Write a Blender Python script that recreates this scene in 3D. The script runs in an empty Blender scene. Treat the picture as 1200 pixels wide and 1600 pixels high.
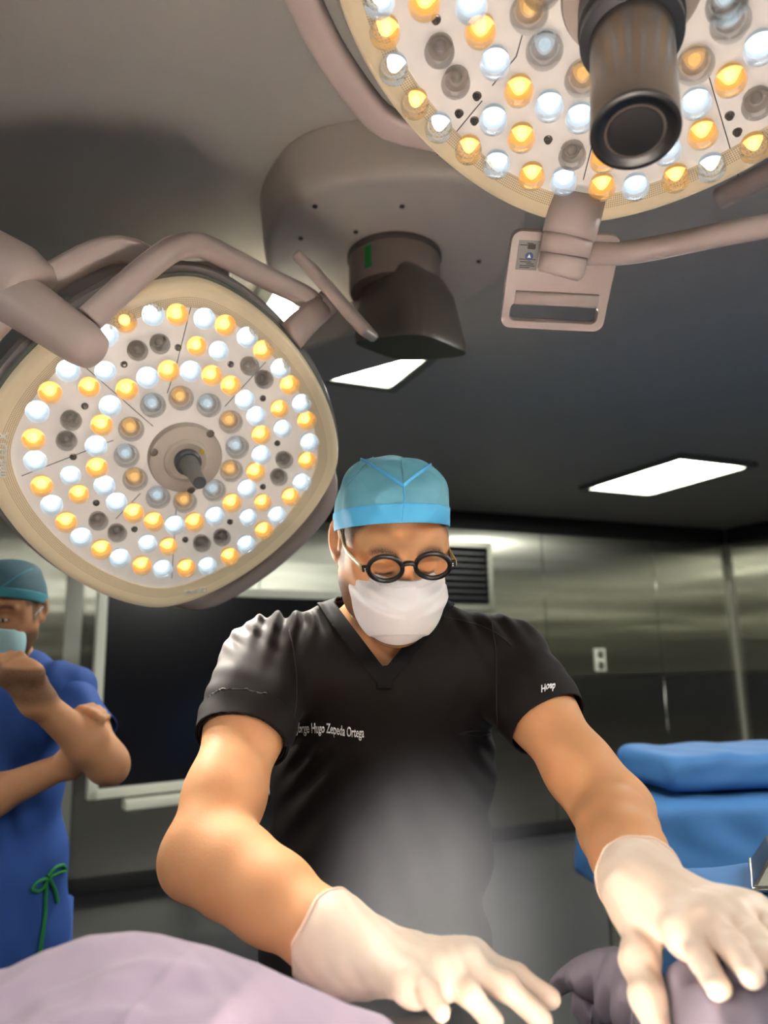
import bpy, bmesh, math, random
import numpy as np
from mathutils import Vector, Matrix
from mathutils.bvhtree import BVHTree

random.seed(7)
S = bpy.context.scene
COL = S.collection
R_ = math.radians

# ------------------------------------------------------------------ camera
F = 1180.0
CAM = np.array([0.0, 0.0, 1.38])
PITCH, ROLL = R_(11.0), R_(-1.0)
FW = np.array([0, math.cos(PITCH), math.sin(PITCH)])
_r = np.array([1.0, 0, 0]); _u = np.array([0, -math.sin(PITCH), math.cos(PITCH)])
RT = _r*math.cos(ROLL) + _u*math.sin(ROLL)
UP = -_r*math.sin(ROLL) + _u*math.cos(ROLL)

def ray(px, py):
    return FW + RT*((px-600)/F) + UP*((800-py)/F)
def P(px, py, d):                       # a measured point at distance d along the line of sight
    return CAM + d*ray(px, py)
def Pz(px, py, z):                      # where that line meets a level plane
    v = ray(px, py); return CAM + v*((z-CAM[2])/v[2])
def Pplane(px, py, c, n):
    v = ray(px, py); return CAM + v*(np.dot(c-CAM, n)/np.dot(v, n))

cd = bpy.data.cameras.new('camera'); cam = bpy.data.objects.new('camera', cd); COL.objects.link(cam)
cam.matrix_world = Matrix(((RT[0], UP[0], -FW[0], CAM[0]), (RT[1], UP[1], -FW[1], CAM[1]), (RT[2], UP[2], -FW[2], CAM[2]), (0, 0, 0, 1)))
cd.sensor_fit = 'VERTICAL'; cd.sensor_height = 36.0; cd.sensor_width = 27.0
cd.lens = F/1600*36.0
cd.clip_start = 0.05
cd.dof.use_dof = True; cd.dof.focus_distance = 1.12; cd.dof.aperture_fstop = 3.0
S.camera = cam

# ------------------------------------------------------------------ world, exposure
w = bpy.data.worlds.new('world'); S.world = w; w.use_nodes = True
w.node_tree.nodes['Background'].inputs[0].default_value = (0.35, 0.42, 0.5, 1)
w.node_tree.nodes['Background'].inputs[1].default_value = 0.02
S.view_settings.view_transform = 'Standard'; S.view_settings.look = 'None'
S.view_settings.exposure = 0.82; S.view_settings.gamma = 1.0; S.view_settings.use_curve_mapping = False
S.cycles.use_denoising = True
S.cycles.caustics_reflective = False; S.cycles.caustics_refractive = False
S.cycles.max_bounces = 8; S.cycles.transparent_max_bounces = 24
S.cycles.sample_clamp_indirect = 80.0; S.cycles.volume_bounces = 0; S.cycles.volume_max_steps = 64

# light levels
LAMP_BEHIND_W = 9.0      # each beam of the lamp behind the surgeon
LAMP_ABOVE_W = 300.0       # each beam of the lamp over the table
PANEL_LIGHT = 24.0        # radiance of the ceiling panels

# ------------------------------------------------------------------ helpers
def srgb(r, g, b):
    f = lambda c: (c/255/12.92) if c/255 <= 0.04045 else ((c/255+0.055)/1.055)**2.4
    return (f(r), f(g), f(b), 1.0)
def link(nt, a, b): nt.links.new(a, b)
def setin(n, name, v):
    if name in n.inputs: n.inputs[name].default_value = v
def mat(name, color, rough=0.5, metal=0.0, emit=None, es=0.0, bump=None, var=None, **kw):
    m = bpy.data.materials.new(name); m.use_nodes = True
    nt = m.node_tree; b = nt.nodes['Principled BSDF']
    col = color if len(color) == 4 else (*color, 1)
    setin(b, 'Base Color', col); setin(b, 'Roughness', rough); setin(b, 'Metallic', metal)
    for k, v in kw.items(): setin(b, k, v)
    if emit: setin(b, 'Emission Color', (*emit[:3], 1)); setin(b, 'Emission Strength', es)
    if bump or var:
        tc = nt.nodes.new('ShaderNodeTexCoord'); mp = nt.nodes.new('ShaderNodeMapping')
        link(nt, tc.outputs['Object'], mp.inputs[0])
    if bump:                             # (scale, strength, distance[, stretch])
        mp.inputs['Scale'].default_value = bump[3] if len(bump) > 3 else (1, 1, 1)
        nz = nt.nodes.new('ShaderNodeTexNoise'); setin(nz, 'Scale', bump[0]); setin(nz, 'Detail', 4.0)
        bp = nt.nodes.new('ShaderNodeBump'); setin(bp, 'Strength', bump[1]); setin(bp, 'Distance', bump[2])
        link(nt, mp.outputs[0], nz.inputs['Vector']); link(nt, nz.outputs[0], bp.inputs['Height']); link(nt, bp.outputs[0], b.inputs['Normal'])
    if var:                              # (scale, second colour)
        n2 = nt.nodes.new('ShaderNodeTexNoise'); setin(n2, 'Scale', var[0]); setin(n2, 'Detail', 5.0)
        mx = nt.nodes.new('ShaderNodeMix'); mx.data_type = 'RGBA'
        mx.inputs[6].default_value = col; mx.inputs[7].default_value = var[1]
        link(nt, tc.outputs['Object'], n2.inputs['Vector']); link(nt, n2.outputs[0], mx.inputs[0]); link(nt, mx.outputs[2], b.inputs['Base Color'])
    return m

def mesh_obj(name, verts, faces, m, parent=None, smooth=True, uvs=None):
    me = bpy.data.meshes.new(name)
    me.from_pydata([tuple(map(float, v)) for v in verts], [], [tuple(map(int, f)) for f in faces]); me.update()
    if smooth: me.polygons.foreach_set('use_smooth', [True]*len(me.polygons))
    return link_obj(name, me, m, parent)
def link_obj(name, me, m, parent=None):
    if m is not None and not me.materials: me.materials.append(m)
    o = bpy.data.objects.new(name, me); COL.objects.link(o)
    if parent is not None: o.parent = parent; o.matrix_parent_inverse = inv_world(parent)
    return o
def world_of(o):
    m = o.matrix_basis.copy()
    if o.parent: m = world_of(o.parent) @ o.matrix_parent_inverse @ m
    return m
def inv_world(o): return world_of(o).inverted()
def tag(o, label=None, cat=None, group=None, kind=None):
    if label: o['label'] = label
    if cat: o['category'] = cat
    if group: o['group'] = group
    if kind: o['kind'] = kind
    return o
def empty(name, loc, label, cat, group=None):
    o = bpy.data.objects.new(name, None); COL.objects.link(o); o.location = tuple(loc); o.empty_display_size = 0.05
    return tag(o, label, cat, group)
def from_bm(name, bm, m, parent=None, smooth=True, angle=40):
    me = bpy.data.meshes.new(name); bmesh.ops.recalc_face_normals(bm, faces=bm.faces); bm.to_mesh(me); bm.free()
    if smooth:
        me.polygons.foreach_set('use_smooth', [True]*len(me.polygons))
        try: me.set_sharp_from_angle(angle=R_(angle))
        except Exception: pass
    return link_obj(name, me, m, parent)
def rotm(x, y, z): return Matrix((x, y, z)).transposed().to_4x4()
def frame(loc, X, Y, Z):
    m = rotm(Vector(X), Vector(Y), Vector(Z)); m.translation = Vector(loc); return m
def box_bm(bm, size, M=None, bev=0.0, seg=2):
    r = bmesh.ops.create_cube(bm, size=1.0)
    vs = r['verts']
    bmesh.ops.scale(bm, vec=Vector(size), verts=vs)
    if bev:
        es = list({e for v in vs for e in v.link_edges})
        g = bmesh.ops.bevel(bm, geom=es, offset=bev, segments=seg, affect='EDGES', profile=0.6)
        vs = list({v for v in g['verts']} | {v for v in vs if v.is_valid})
    if M is not None: bmesh.ops.transform(bm, matrix=M, verts=vs)
    return vs
def box(name, size, M, m, parent=None, bev=0.0, seg=2):
    bm = bmesh.new(); box_bm(bm, size, M if isinstance(M, Matrix) else Matrix.Translation(Vector(M)), bev, seg)
    return from_bm(name, bm, m, parent)
def nrm(v):
    v = np.asarray(v, float); return v/np.linalg.norm(v)
def catmull(pts, n=8, closed=False):
    pts = [np.asarray(p, float) for p in pts]; out = []
    N = len(pts); rng = range(N if closed else N-1)
    for i in rng:
        g = (lambda k: pts[k % N]) if closed else (lambda k: pts[min(max(k, 0), N-1)])
        p0, p1, p2, p3 = g(i-1), g(i), g(i+1), g(i+2)
        for t in np.linspace(0, 1, n, endpoint=False):
            out.append(0.5*((2*p1)+(-p0+p2)*t+(2*p0-5*p1+4*p2-p3)*t*t+(-p0+3*p1-3*p2+p3)*t**3))
    if not closed: out.append(pts[-1])
    return out
def sweep(path, radius, seg=12, closed=False, flat=None, ref=(0, 0, 1), caps=True):
    """tube along a path; radius number or list; flat=(width, height) makes an oval section whose width lies along ref"""
    path = [np.asarray(p, float) for p in path]; n = len(path)
    V, Fc = [], []; ref = np.asarray(ref, float); prev = None
    for i, p in enumerate(path):
        a = path[(i-1) % n] if (closed or i > 0) else p; b = path[(i+1) % n] if (closed or i < n-1) else p
        t = nrm(b-a)
        if flat is not None or prev is None:
            s = ref - t*np.dot(ref, t)
            if np.linalg.norm(s) < 1e-4: s = np.cross(t, [1, 0, 0.3])
            s = nrm(s)
        else:
            s = nrm(prev - t*np.dot(prev, t))
        prev = s; q = np.cross(t, s)
        r = radius[i] if hasattr(radius, '__len__') else radius
        for k in range(seg):
            an = 2*math.pi*k/seg; c, si = math.cos(an), math.sin(an)
            if flat is not None:
                e = 2/3.2
                c = math.copysign(abs(c)**e, c)*flat[0]; si = math.copysign(abs(si)**e, si)*flat[1]
                V.append(p + (s*c + q*si)*r)
            else: V.append(p + r*(s*c + q*si))
    m = n if closed else n-1
    for i in range(m):
        for k in range(seg):
            a, b = i*seg+k, i*seg+(k+1) % seg; j = ((i+1) % n)*seg
            Fc.append((a, b, j+(k+1) % seg, j+k))
    if not closed and caps:
        Fc.append(tuple(range(seg))[::-1]); Fc.append(tuple((n-1)*seg+k for k in range(seg)))
    return V, Fc
def tube(name, path, radius, m, parent=None, seg=12, **k):
    V, Fc = sweep(path, radius, seg, **k); return mesh_obj(name, V, Fc, m, parent)
def lathe(profile, seg=24, M=None):
    V, Fc = [], []
    for (r, z) in profile:
        for k in range(seg):
            a = 2*math.pi*k/seg; V.append(Vector((r*math.cos(a), r*math.sin(a), z)))
    for i in range(len(profile)-1):
        for k in range(seg):
            Fc.append((i*seg+k, i*seg+(k+1) % seg, (i+1)*seg+(k+1) % seg, (i+1)*seg+k))
    if profile[0][0] > 1e-6: Fc.append(tuple(range(seg))[::-1])
    if profile[-1][0] > 1e-6: Fc.append(tuple((len(profile)-1)*seg+k for k in range(seg)))
    if M is not None: V = [M @ v for v in V]
    return V, Fc
def lathe_obj(name, profile, M, m, parent=None, seg=24):
    V, Fc = lathe(profile, seg, M)
    bm = bmesh.new(); vs = [bm.verts.new(v) for v in V]
    for f in Fc:
        try: bm.faces.new([vs[i] for i in f])
        except ValueError: pass
    bmesh.ops.remove_doubles(bm, verts=bm.verts, dist=1e-6)
    return from_bm(name, bm, m, parent)
def text_mesh(body, size=1.0, extrude=0.0, align='LEFT', bold=0.0):
    c = bpy.data.curves.new('lettering', 'FONT'); c.body = body; c.size = size; c.extrude = extrude; c.align_x = align; c.offset = bold
    c.resolution_u = 4
    o = bpy.data.objects.new('lettering', c); COL.objects.link(o)
    dg = bpy.context.evaluated_depsgraph_get(); me = bpy.data.meshes.new_from_object(o.evaluated_get(dg))
    bpy.data.objects.remove(o); return me

# ------------------------------------------------------------------ signed-distance modelling (bodies, cloth, gloves)
def smin(a, b, k):
    if k <= 0: return np.minimum(a, b)
    h = np.maximum(k-np.abs(a-b), 0)/k
    return np.minimum(a, b) - h*h*k*0.25
class Field:
    def __init__(s, lo, hi, h):
        s.lo = np.array(lo, float); s.h = h
        s.n = np.ceil((np.array(hi)-s.lo)/h).astype(int)+1
        s.F = np.full(s.n, 0.2, np.float32)
    def sub(s, lo, hi):
        a = np.clip(np.floor((np.asarray(lo)-s.lo)/s.h).astype(int), 0, s.n); b = np.clip(np.ceil((np.asarray(hi)-s.lo)/s.h).astype(int)+1, 0, s.n)
        if np.any(b <= a): return None
        sl = tuple(slice(a[i], b[i]) for i in range(3))
        X = [(s.lo[i]+s.h*np.arange(a[i], b[i])).astype(np.float32) for i in range(3)]
        return sl, X[0][:, None, None], X[1][None, :, None], X[2][None, None, :]
    def cone(s, p0, p1, r0, r1, k=0.02, neg=False):
        p0, p1 = np.asarray(p0, float), np.asarray(p1, float); pad = max(r0, r1)+k+3*s.h
        g = s.sub(np.minimum(p0, p1)-pad, np.maximum(p0, p1)+pad)
        if g is None: return
        sl, x, y, z = g; v = p1-p0; L = max(np.dot(v, v), 1e-9)
        t = np.clip(((x-p0[0])*v[0]+(y-p0[1])*v[1]+(z-p0[2])*v[2])/L, 0, 1)
        d = np.sqrt((x-p0[0]-t*v[0])**2+(y-p0[1]-t*v[1])**2+(z-p0[2]-t*v[2])**2) - (r0+(r1-r0)*t)
        s.put(sl, d, k, neg)
    def chain(s, pts, rs, k=0.02):
        for i in range(len(pts)-1): s.cone(pts[i], pts[i+1], rs[i], rs[i+1], k)
    def ell(s, c, r, R=None, k=0.02, neg=False):
        c = np.asarray(c, float); r = np.asarray(r, float); pad = r.max()+k+3*s.h
        g = s.sub(c-pad, c+pad)
        if g is None: return
        sl, x, y, z = g; x = x-c[0]; y = y-c[1]; z = z-c[2]
        if R is not None:
            x, y, z = (x*R[0, i]+y*R[1, i]+z*R[2, i] for i in range(3))
        k0 = np.sqrt((x/r[0])**2+(y/r[1])**2+(z/r[2])**2); k1 = np.sqrt((x/r[0]**2)**2+(y/r[1]**2)**2+(z/r[2]**2)**2)+1e-6
        s.put(sl, k0*(k0-1)/k1, k, neg)
    def put(s, sl, d, k, neg):
        if neg: s.F[sl] = -smin(-s.F[sl], d.astype(np.float32), k)
        else: s.F[sl] = smin(s.F[sl], d.astype(np.float32), k)
    def displace(s, fn, lo=None, hi=None):
        g = s.sub(s.lo if lo is None else lo, s.lo+s.h*s.n if hi is None else hi)
        sl, x, y, z = g; s.F[sl] += fn(x, y, z).astype(np.float32)
    def mesh(s, iso=0.0):
        Fv = s.F; S_ = Fv < iso
        c = np.zeros(tuple(s.n-1), np.uint8)
        for i in (0, 1):
            for j in (0, 1):
                for k in (0, 1):
                    c += S_[i:s.n[0]-1+i, j:s.n[1]-1+j, k:s.n[2]-1+k]
        act = (c > 0) & (c < 8); I = np.argwhere(act)
        idx = np.full(c.shape, -1, np.int32); idx[act] = np.arange(len(I))
        corner = {(i, j, k): Fv[I[:, 0]+i, I[:, 1]+j, I[:, 2]+k]-iso for i in (0, 1) for j in (0, 1) for k in (0, 1)}
        acc = np.zeros((len(I), 3)); cnt = np.zeros(len(I))
        for a in corner:
            for ax in range(3):
                if a[ax] == 0:
                    b = list(a); b[ax] = 1; b = tuple(b)
                    fa, fb = corner[a], corner[b]; m = (fa < 0) != (fb < 0)
                    t = np.where(m, fa/np.where(m, fa-fb, 1), 0)
                    pt = np.array(a, float)[None, :].repeat(len(I), 0); pt[:, ax] += t
                    acc[m] += pt[m]; cnt[m] += 1
        V = s.lo + s.h*(I + acc/cnt[:, None])
        quads = []
        for ax in range(3):
            u, v = (ax+1) % 3, (ax+2) % 3
            sl0 = [slice(1, -1)]*3; sl0[ax] = slice(0, -1); sl1 = [slice(1, -1)]*3; sl1[ax] = slice(1, None)
            A, B = S_[tuple(sl0)], S_[tuple(sl1)]
            for flip, M in ((False, A & ~B), (True, ~A & B)):
                E = np.argwhere(M); off = np.ones(3, int); off[ax] = 0; E = E+off
                def ci(du, dv):
                    e = E.copy(); e[:, u] -= du; e[:, v] -= dv; return idx[e[:, 0], e[:, 1], e[:, 2]]
                q = np.stack([ci(1, 1), ci(0, 1), ci(0, 0), ci(1, 0)], 1)
                quads.append(q[:, ::-1] if flip else q)
        Q = np.concatenate(quads); Q = Q[(Q >= 0).all(1)]
        return V, Q
def trim(V, Q, cut, it=3, far=None):
    """keep the part of a surface where cut(V) <= 0 and pull the border onto the cut"""
    c = cut(V); keep = (c[Q] <= 0).any(1); Q = Q[keep]
    used = np.unique(Q); mp = np.full(len(V), -1); mp[used] = np.arange(len(used)); V = V[used].copy(); Q = mp[Q]
    e = 1e-4
    for _ in range(it):
        c = cut(V); m = c > 0
        if not m.any(): break
        W = V[m]; g = np.stack([(cut(W+np.eye(3)[i]*e)-cut(W-np.eye(3)[i]*e))/(2*e) for i in range(3)], 1)
        st = (c[m]/np.maximum((g*g).sum(1), 0.05))[:, None]*g; L = np.linalg.norm(st, axis=1)[:, None]
        V[m] = W - st*np.minimum(1, 0.012/np.maximum(L, 1e-9))
    return V, Q
def np_obj(name, V, Q, m, parent=None, tint=None, solid=0.0, smoothing=0):
    me = bpy.data.meshes.new(name); k = Q.shape[1]
    me.vertices.add(len(V)); me.vertices.foreach_set('co', V.astype(np.float32).ravel())
    me.loops.add(Q.size); me.loops.foreach_set('vertex_index', Q.astype(np.int32).ravel())
    me.polygons.add(len(Q)); me.polygons.foreach_set('loop_start', np.arange(0, Q.size, k, dtype=np.int32))
    me.update(calc_edges=True); me.validate()
    me.polygons.foreach_set('use_smooth', [True]*len(me.polygons))
    if tint is not None:
        for nm, t in tint.items():
            at = me.attributes.new(nm, 'FLOAT', 'POINT'); at.data.foreach_set('value', t.astype(np.float32))
    o = link_obj(name, me, m, parent)
    if smoothing:
        sm = o.modifiers.new('smooth', 'SMOOTH'); sm.iterations = smoothing; sm.factor = 0.5
    if solid:
        so = o.modifiers.new('thickness', 'SOLIDIFY'); so.thickness = abs(solid); so.offset = -1 if solid > 0 else 1
    return o
def axes(facing_yaw, bow, roll=0.0):
    """head or hand axes: x = the person's right (left in the photo), y = forward, z = up"""
    f = np.array([math.sin(facing_yaw)*math.cos(bow), -math.cos(facing_yaw)*math.cos(bow), -math.sin(bow)])
    x = nrm(np.cross(f, [0, 0, 1])); z = np.cross(x, f)
    x2 = x*math.cos(roll)+z*math.sin(roll); z2 = -x*math.sin(roll)+z*math.cos(roll)
    return np.stack([x2, f, z2], 1)
# ------------------------------------------------------------------ the room
YAW = R_(24)
UW = np.array([math.cos(YAW), math.sin(YAW), 0]); NW = np.array([-math.sin(YAW), math.cos(YAW), 0]); ZW = np.array([0, 0, 1.0])
H = 2.55
CORNER = Pz(1131, 828, H)                       # the corner at the right of the photograph
uc, nc = float(CORNER @ UW), float(CORNER @ NW)
U0, N0 = -4.6, -2.6                              # the two walls behind the camera and to the left
def RM(u, n, z): return UW*u + NW*n + ZW*z
def rframe(u, n, z): return frame(RM(u, n, z), UW, NW, ZW)

M_ceil = mat('ceiling_paint', srgb(216, 208, 196), 0.5, bump=(9, 0.15, 0.01), var=(1.2, srgb(208, 202, 192)))
M_floor = mat('dark_vinyl', srgb(62, 63, 66), 0.3, bump=(40, 0.05, 0.001))
def steel_mat(name, grain, tone=(176, 176, 164)):
    m = bpy.data.materials.new(name); m.use_nodes = True; nt = m.node_tree; b = nt.nodes['Principled BSDF']
    setin(b, 'Base Color', srgb(*tone)); setin(b, 'Metallic', 1.0); setin(b, 'Roughness', 0.24); setin(b, 'Anisotropic', 0.95)
    tc = nt.nodes.new('ShaderNodeTexCoord'); mp = nt.nodes.new('ShaderNodeMapping'); mp.inputs['Scale'].default_value = (0.25, 0.25, 3.2)
    nz = nt.nodes.new('ShaderNodeTexNoise'); setin(nz, 'Scale', 1.0); setin(nz, 'Detail', 2.0)
    bp = nt.nodes.new('ShaderNodeBump'); setin(bp, 'Strength', 0.35); setin(bp, 'Distance', 0.02)
    link(nt, tc.outputs['Object'], mp.inputs[0]); link(nt, mp.outputs[0], nz.inputs[0]); link(nt, nz.outputs[0], bp.inputs['Height']); link(nt, bp.outputs[0], b.inputs['Normal'])
    cx = nt.nodes.new('ShaderNodeCombineXYZ')
    for i in range(3): cx.inputs[i].default_value = float(grain[i])
    link(nt, cx.outputs[0], b.inputs['Tangent'])
    return m
M_steel = steel_mat('brushed_steel', UW); M_steel_side = steel_mat('brushed_steel_side', NW)
M_steel_low = steel_mat('shade_toned_steel', UW, (156, 154, 148)); M_steel_low_side = steel_mat('shade_toned_steel_side', NW, (156, 154, 148))  # same steel for the lower sheets, the wall's shade put into its tone
M_seam = mat('seam_metal', srgb(140, 140, 128), 0.35, 0.9)
M_dark = mat('dark_backing', srgb(24, 24, 26), 0.6)
M_white = mat('white_enamel', srgb(206, 206, 190), 0.35)
M_black = mat('black_plastic', srgb(17, 17, 19), 0.35)

def struct(name, o): o.name = name; return tag(o, kind='structure')
def slab(name, u0, u1, n0, n1, z0, z1, m):
    return struct(name, box(name, (u1-u0, n1-n0, z1-z0), rframe((u0+u1)/2, (n0+n1)/2, (z0+z1)/2), m))
slab('floor', U0-.1, uc+.1, N0-.1, nc+.1, -.1, 0, M_floor)
slab('ceiling', U0-.1, uc+.1, N0-.1, nc+.1, H, H+.1, M_ceil)
T = 0.012
wb = slab('wall_back', U0-.1, uc+.1, nc+T, nc+.12, 0, H, M_dark)
wr = slab('wall_right', uc+T, uc+.12, N0-.1, nc, 0, H, M_dark)
wl = slab('wall_left', U0-.12, U0-T, N0-.1, nc, 0, H, M_dark)
wf = slab('wall_front', U0-.1, uc+.1, N0-.12, N0-T, 0, H, M_dark)
def panels(wall, a0, a1, along, pw=1.22, first=None):
    """steel sheets side by side, joints left open between them, a flat strip over each joint"""
    cuts = [a0]; x = a0 + (first or pw)
    while x < a1-0.15: cuts.append(x); x += pw
    cuts.append(a1)
    for i in range(len(cuts)-1):
        l, r = cuts[i]+.003, cuts[i+1]-.003; c = (l+r)/2
        for (z0, z1) in ((0.0, 1.2), (1.206, H)):
            ma, ms = (M_steel_low, M_steel_low_side) if z0 == 0 else (M_steel, M_steel_side)
            if along == 'back': o = box('steel_panel', (r-l, T, z1-z0), rframe(c, nc+T/2, (z0+z1)/2), ma, wall, 0.002, 1)
            elif along == 'front': o = box('steel_panel', (r-l, T, z1-z0), rframe(c, N0-T/2, (z0+z1)/2), ma, wall, 0.002, 1)
            elif along == 'right': o = box('steel_panel', (T, r-l, z1-z0), rframe(uc+T/2, c, (z0+z1)/2), ms, wall, 0.002, 1)
            else: o = box('steel_panel', (T, r-l, z1-z0), rframe(U0-T/2, c, (z0+z1)/2), ms, wall, 0.002, 1)
def pb(px, py):                                  # a pixel on the back wall -> (u, z)
    p = Pplane(px, py, CORNER, NW); return float(p @ UW), float(p[2])
u_seam = pb(872, 1300)[0]
panels(wb, U0, uc, 'back', 1.22, (u_seam-U0) % 1.22)
panels(wr, N0, nc, 'right'); panels(wl, N0, nc, 'left'); panels(wf, U0, uc, 'front')
struct('trim_1', box('trim_1', (.035, .035, H), rframe(uc-.0175, nc-.0175, H/2), mat('corner_angle', srgb(196, 194, 178), .35, .3), None, .006))           # angle strip in the corner
struct('trim_2', box('trim_2', (uc-U0, .03, .15), rframe((uc+U0)/2, nc-.015, H-.075), M_dark, None, .004))      # dark cove under the ceiling
struct('trim_3', box('trim_3', (.03, nc-N0, .15), rframe(uc-.015, (nc+N0)/2, H-.075), M_dark, None, .004))
struct('baseboard_back', box('baseboard_back', (uc-U0, .02, .1), rframe((uc+U0)/2, nc-.01, .05), M_dark, None, .004))
struct('baseboard_right', box('baseboard_right', (.02, nc-N0, .1), rframe(uc-.01, (nc+N0)/2, .05), M_dark, None, .004))
ut = pb(113, 1000)[0]
struct('trim_4', box('trim_4', (.10, .05, H-.1), rframe(ut, nc-.025, (H-.1)/2), M_white, None, .006))              # pale upright behind the other staff member

# ceiling panels: luminaires set in frames
M_lum = mat('luminous_diffuser', (0.9, 0.92, 0.85, 1), 0.5, emit=(1.0, 1.0, 0.93), es=PANEL_LIGHT)
M_alu = mat('panel_frame', srgb(150, 152, 140), 0.4, 0.3)
def ceiling_panel(u, n, label, su=.6, sn=.9):
    e = empty('ceiling_light_panel', RM(u, n, H), label, 'ceiling light')
    for (du, dn, a, b) in ((-su/2, 0, .05, sn+.05), (su/2, 0, .05, sn+.05), (0, -sn/2, su-.05, .05), (0, sn/2, su-.05, .05)):
        box('frame', (a, b, .03), rframe(u+du, n+dn, H-.015), M_alu, e, .004, 1)
    box('diffuser', (su-.05, sn-.05, .01), rframe(u, n, H-.006), M_lum, e)
    return e
def un(px, py): p = Pz(px, py, H-.012); return float(p @ UW), float(p @ NW)
ua, na = un(1036, 745); ub, nb = un(613, 605); ucc, ncc = un(405, 470)
ceiling_panel(ua, na, 'white glowing ceiling panel above the steel wall at the far right of the room')
ceiling_panel(ub-.3, nb-.26, 'white ceiling panel half hidden beneath the dark lamp arm housing', .6, .52)
ceiling_panel(ucc+.10, ncc, 'small white ceiling panel glimpsed through the bent tube of the lit surgical lamp', .20, .34)
k = 0
for (u, n) in ((-2.9, 3.2), (-3.2, .8), (2.7, .4), (-1.6, -1.3), (.8, -1.5), (3.1, -1.3)):  # panels out of view, added for front fill and wall reflections
    ceiling_panel(u, n, 'white ceiling light panel outside the view, ' + ('over the left of the room', 'beside the left wall', 'right of the table', 'behind the camera on the left', 'behind the camera', 'behind the camera on the right', 'beside the right wall')[k]); k += 1

# wall outlet
uo, zo = pb(937, 1031)
e = empty('wall_outlet', RM(uo, nc, zo), 'small cream double wall outlet on the steel wall beside the surgeon', 'outlet')
box('cover_plate', (.115, .012, .19), rframe(uo, nc-.006, zo), M_white, e, .004)
for dz in (-.045, .045): box('socket', (.06, .006, .06), rframe(uo, nc-.014, zo+dz), M_seam, e, .003)

# air grille
ug0, zg1 = pb(630, 846); ug1, zg0 = pb(766, 950)
e = empty('air_return_grille', RM((ug0+ug1)/2, nc, zg0), 'black louvred air grille in a steel frame on the wall behind the surgeon', 'grille')
cu, cz, su, sz = (ug0+ug1)/2, (zg0+zg1)/2, ug1-ug0, zg1-zg0
for (du, dz, a, b) in ((-su/2, 0, .05, sz+.05), (su/2, 0, .05, sz+.05), (0, sz/2, su, .05), (0, -sz/2, su, .05)):
    box('frame', (a, .03, b), rframe(cu+du, nc-.015, cz+dz), M_seam, e, .004, 1)
box('backing', (su-.05, .006, sz-.05), rframe(cu, nc-.004, cz), M_black, e)
for i in range(9):
    box('slat', (su-.05, .004, .05), rframe(cu, nc-.014, cz-sz/2+.05+(sz-.1)*i/8) @ Matrix.Rotation(R_(40), 4, 'X'), M_black, e)

# ------------------------------------------------------------------ display on a rolling stand
M_screen = mat('black_screen_glass', srgb(14, 14, 20), 0.18)
D0 = P(136, 1251, 3.75)                                                    # lower outer corner
DY = R_(33); DU = np.array([math.cos(DY), math.sin(DY), 0]); DN = np.array([-math.sin(DY), math.cos(DY), 0])
DT = math.tan(R_(0)); DW, DH = 1.95, 1.08
def dfr(u, n, z): return frame(D0+DU*u+DN*n+ZW*z, DU, DN, ZW)
e = empty('display', (D0+DU*DW/2)*np.array([1, 1, 0]), 'large dark wall display with a pale frame on a stand behind the surgeon', 'display')
box('screen', (DW-.08, .03, DH-.08), dfr(DW/2, .02, DH/2), M_screen, e)
for (u, z, a, b) in ((.025, DH/2, .05, DH), (DW-.025, DH/2, .05, DH), (DW/2, .025, DW, .05), (DW/2, DH-.025, DW, .05)):
    box('frame', (a, .06, b), dfr(u, .02, z), M_white, e, .008)
box('tray', (1.1, .09, .05), dfr(.72, -.03, -.035), M_white, e, .012)
box('column', (.12, .1, D0[2]+.3), frame(D0+DU*DW/2+DN*.10+ZW*(-D0[2]/2+.15), DU, DN, ZW), M_dark, e, .01)
box('base', (.30, .5, .06), frame((D0+DU*DW/2+DN*.1)*np.array([1, 1, 0])+ZW*.03, DU, DN, ZW), M_dark, e, .02)
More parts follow.
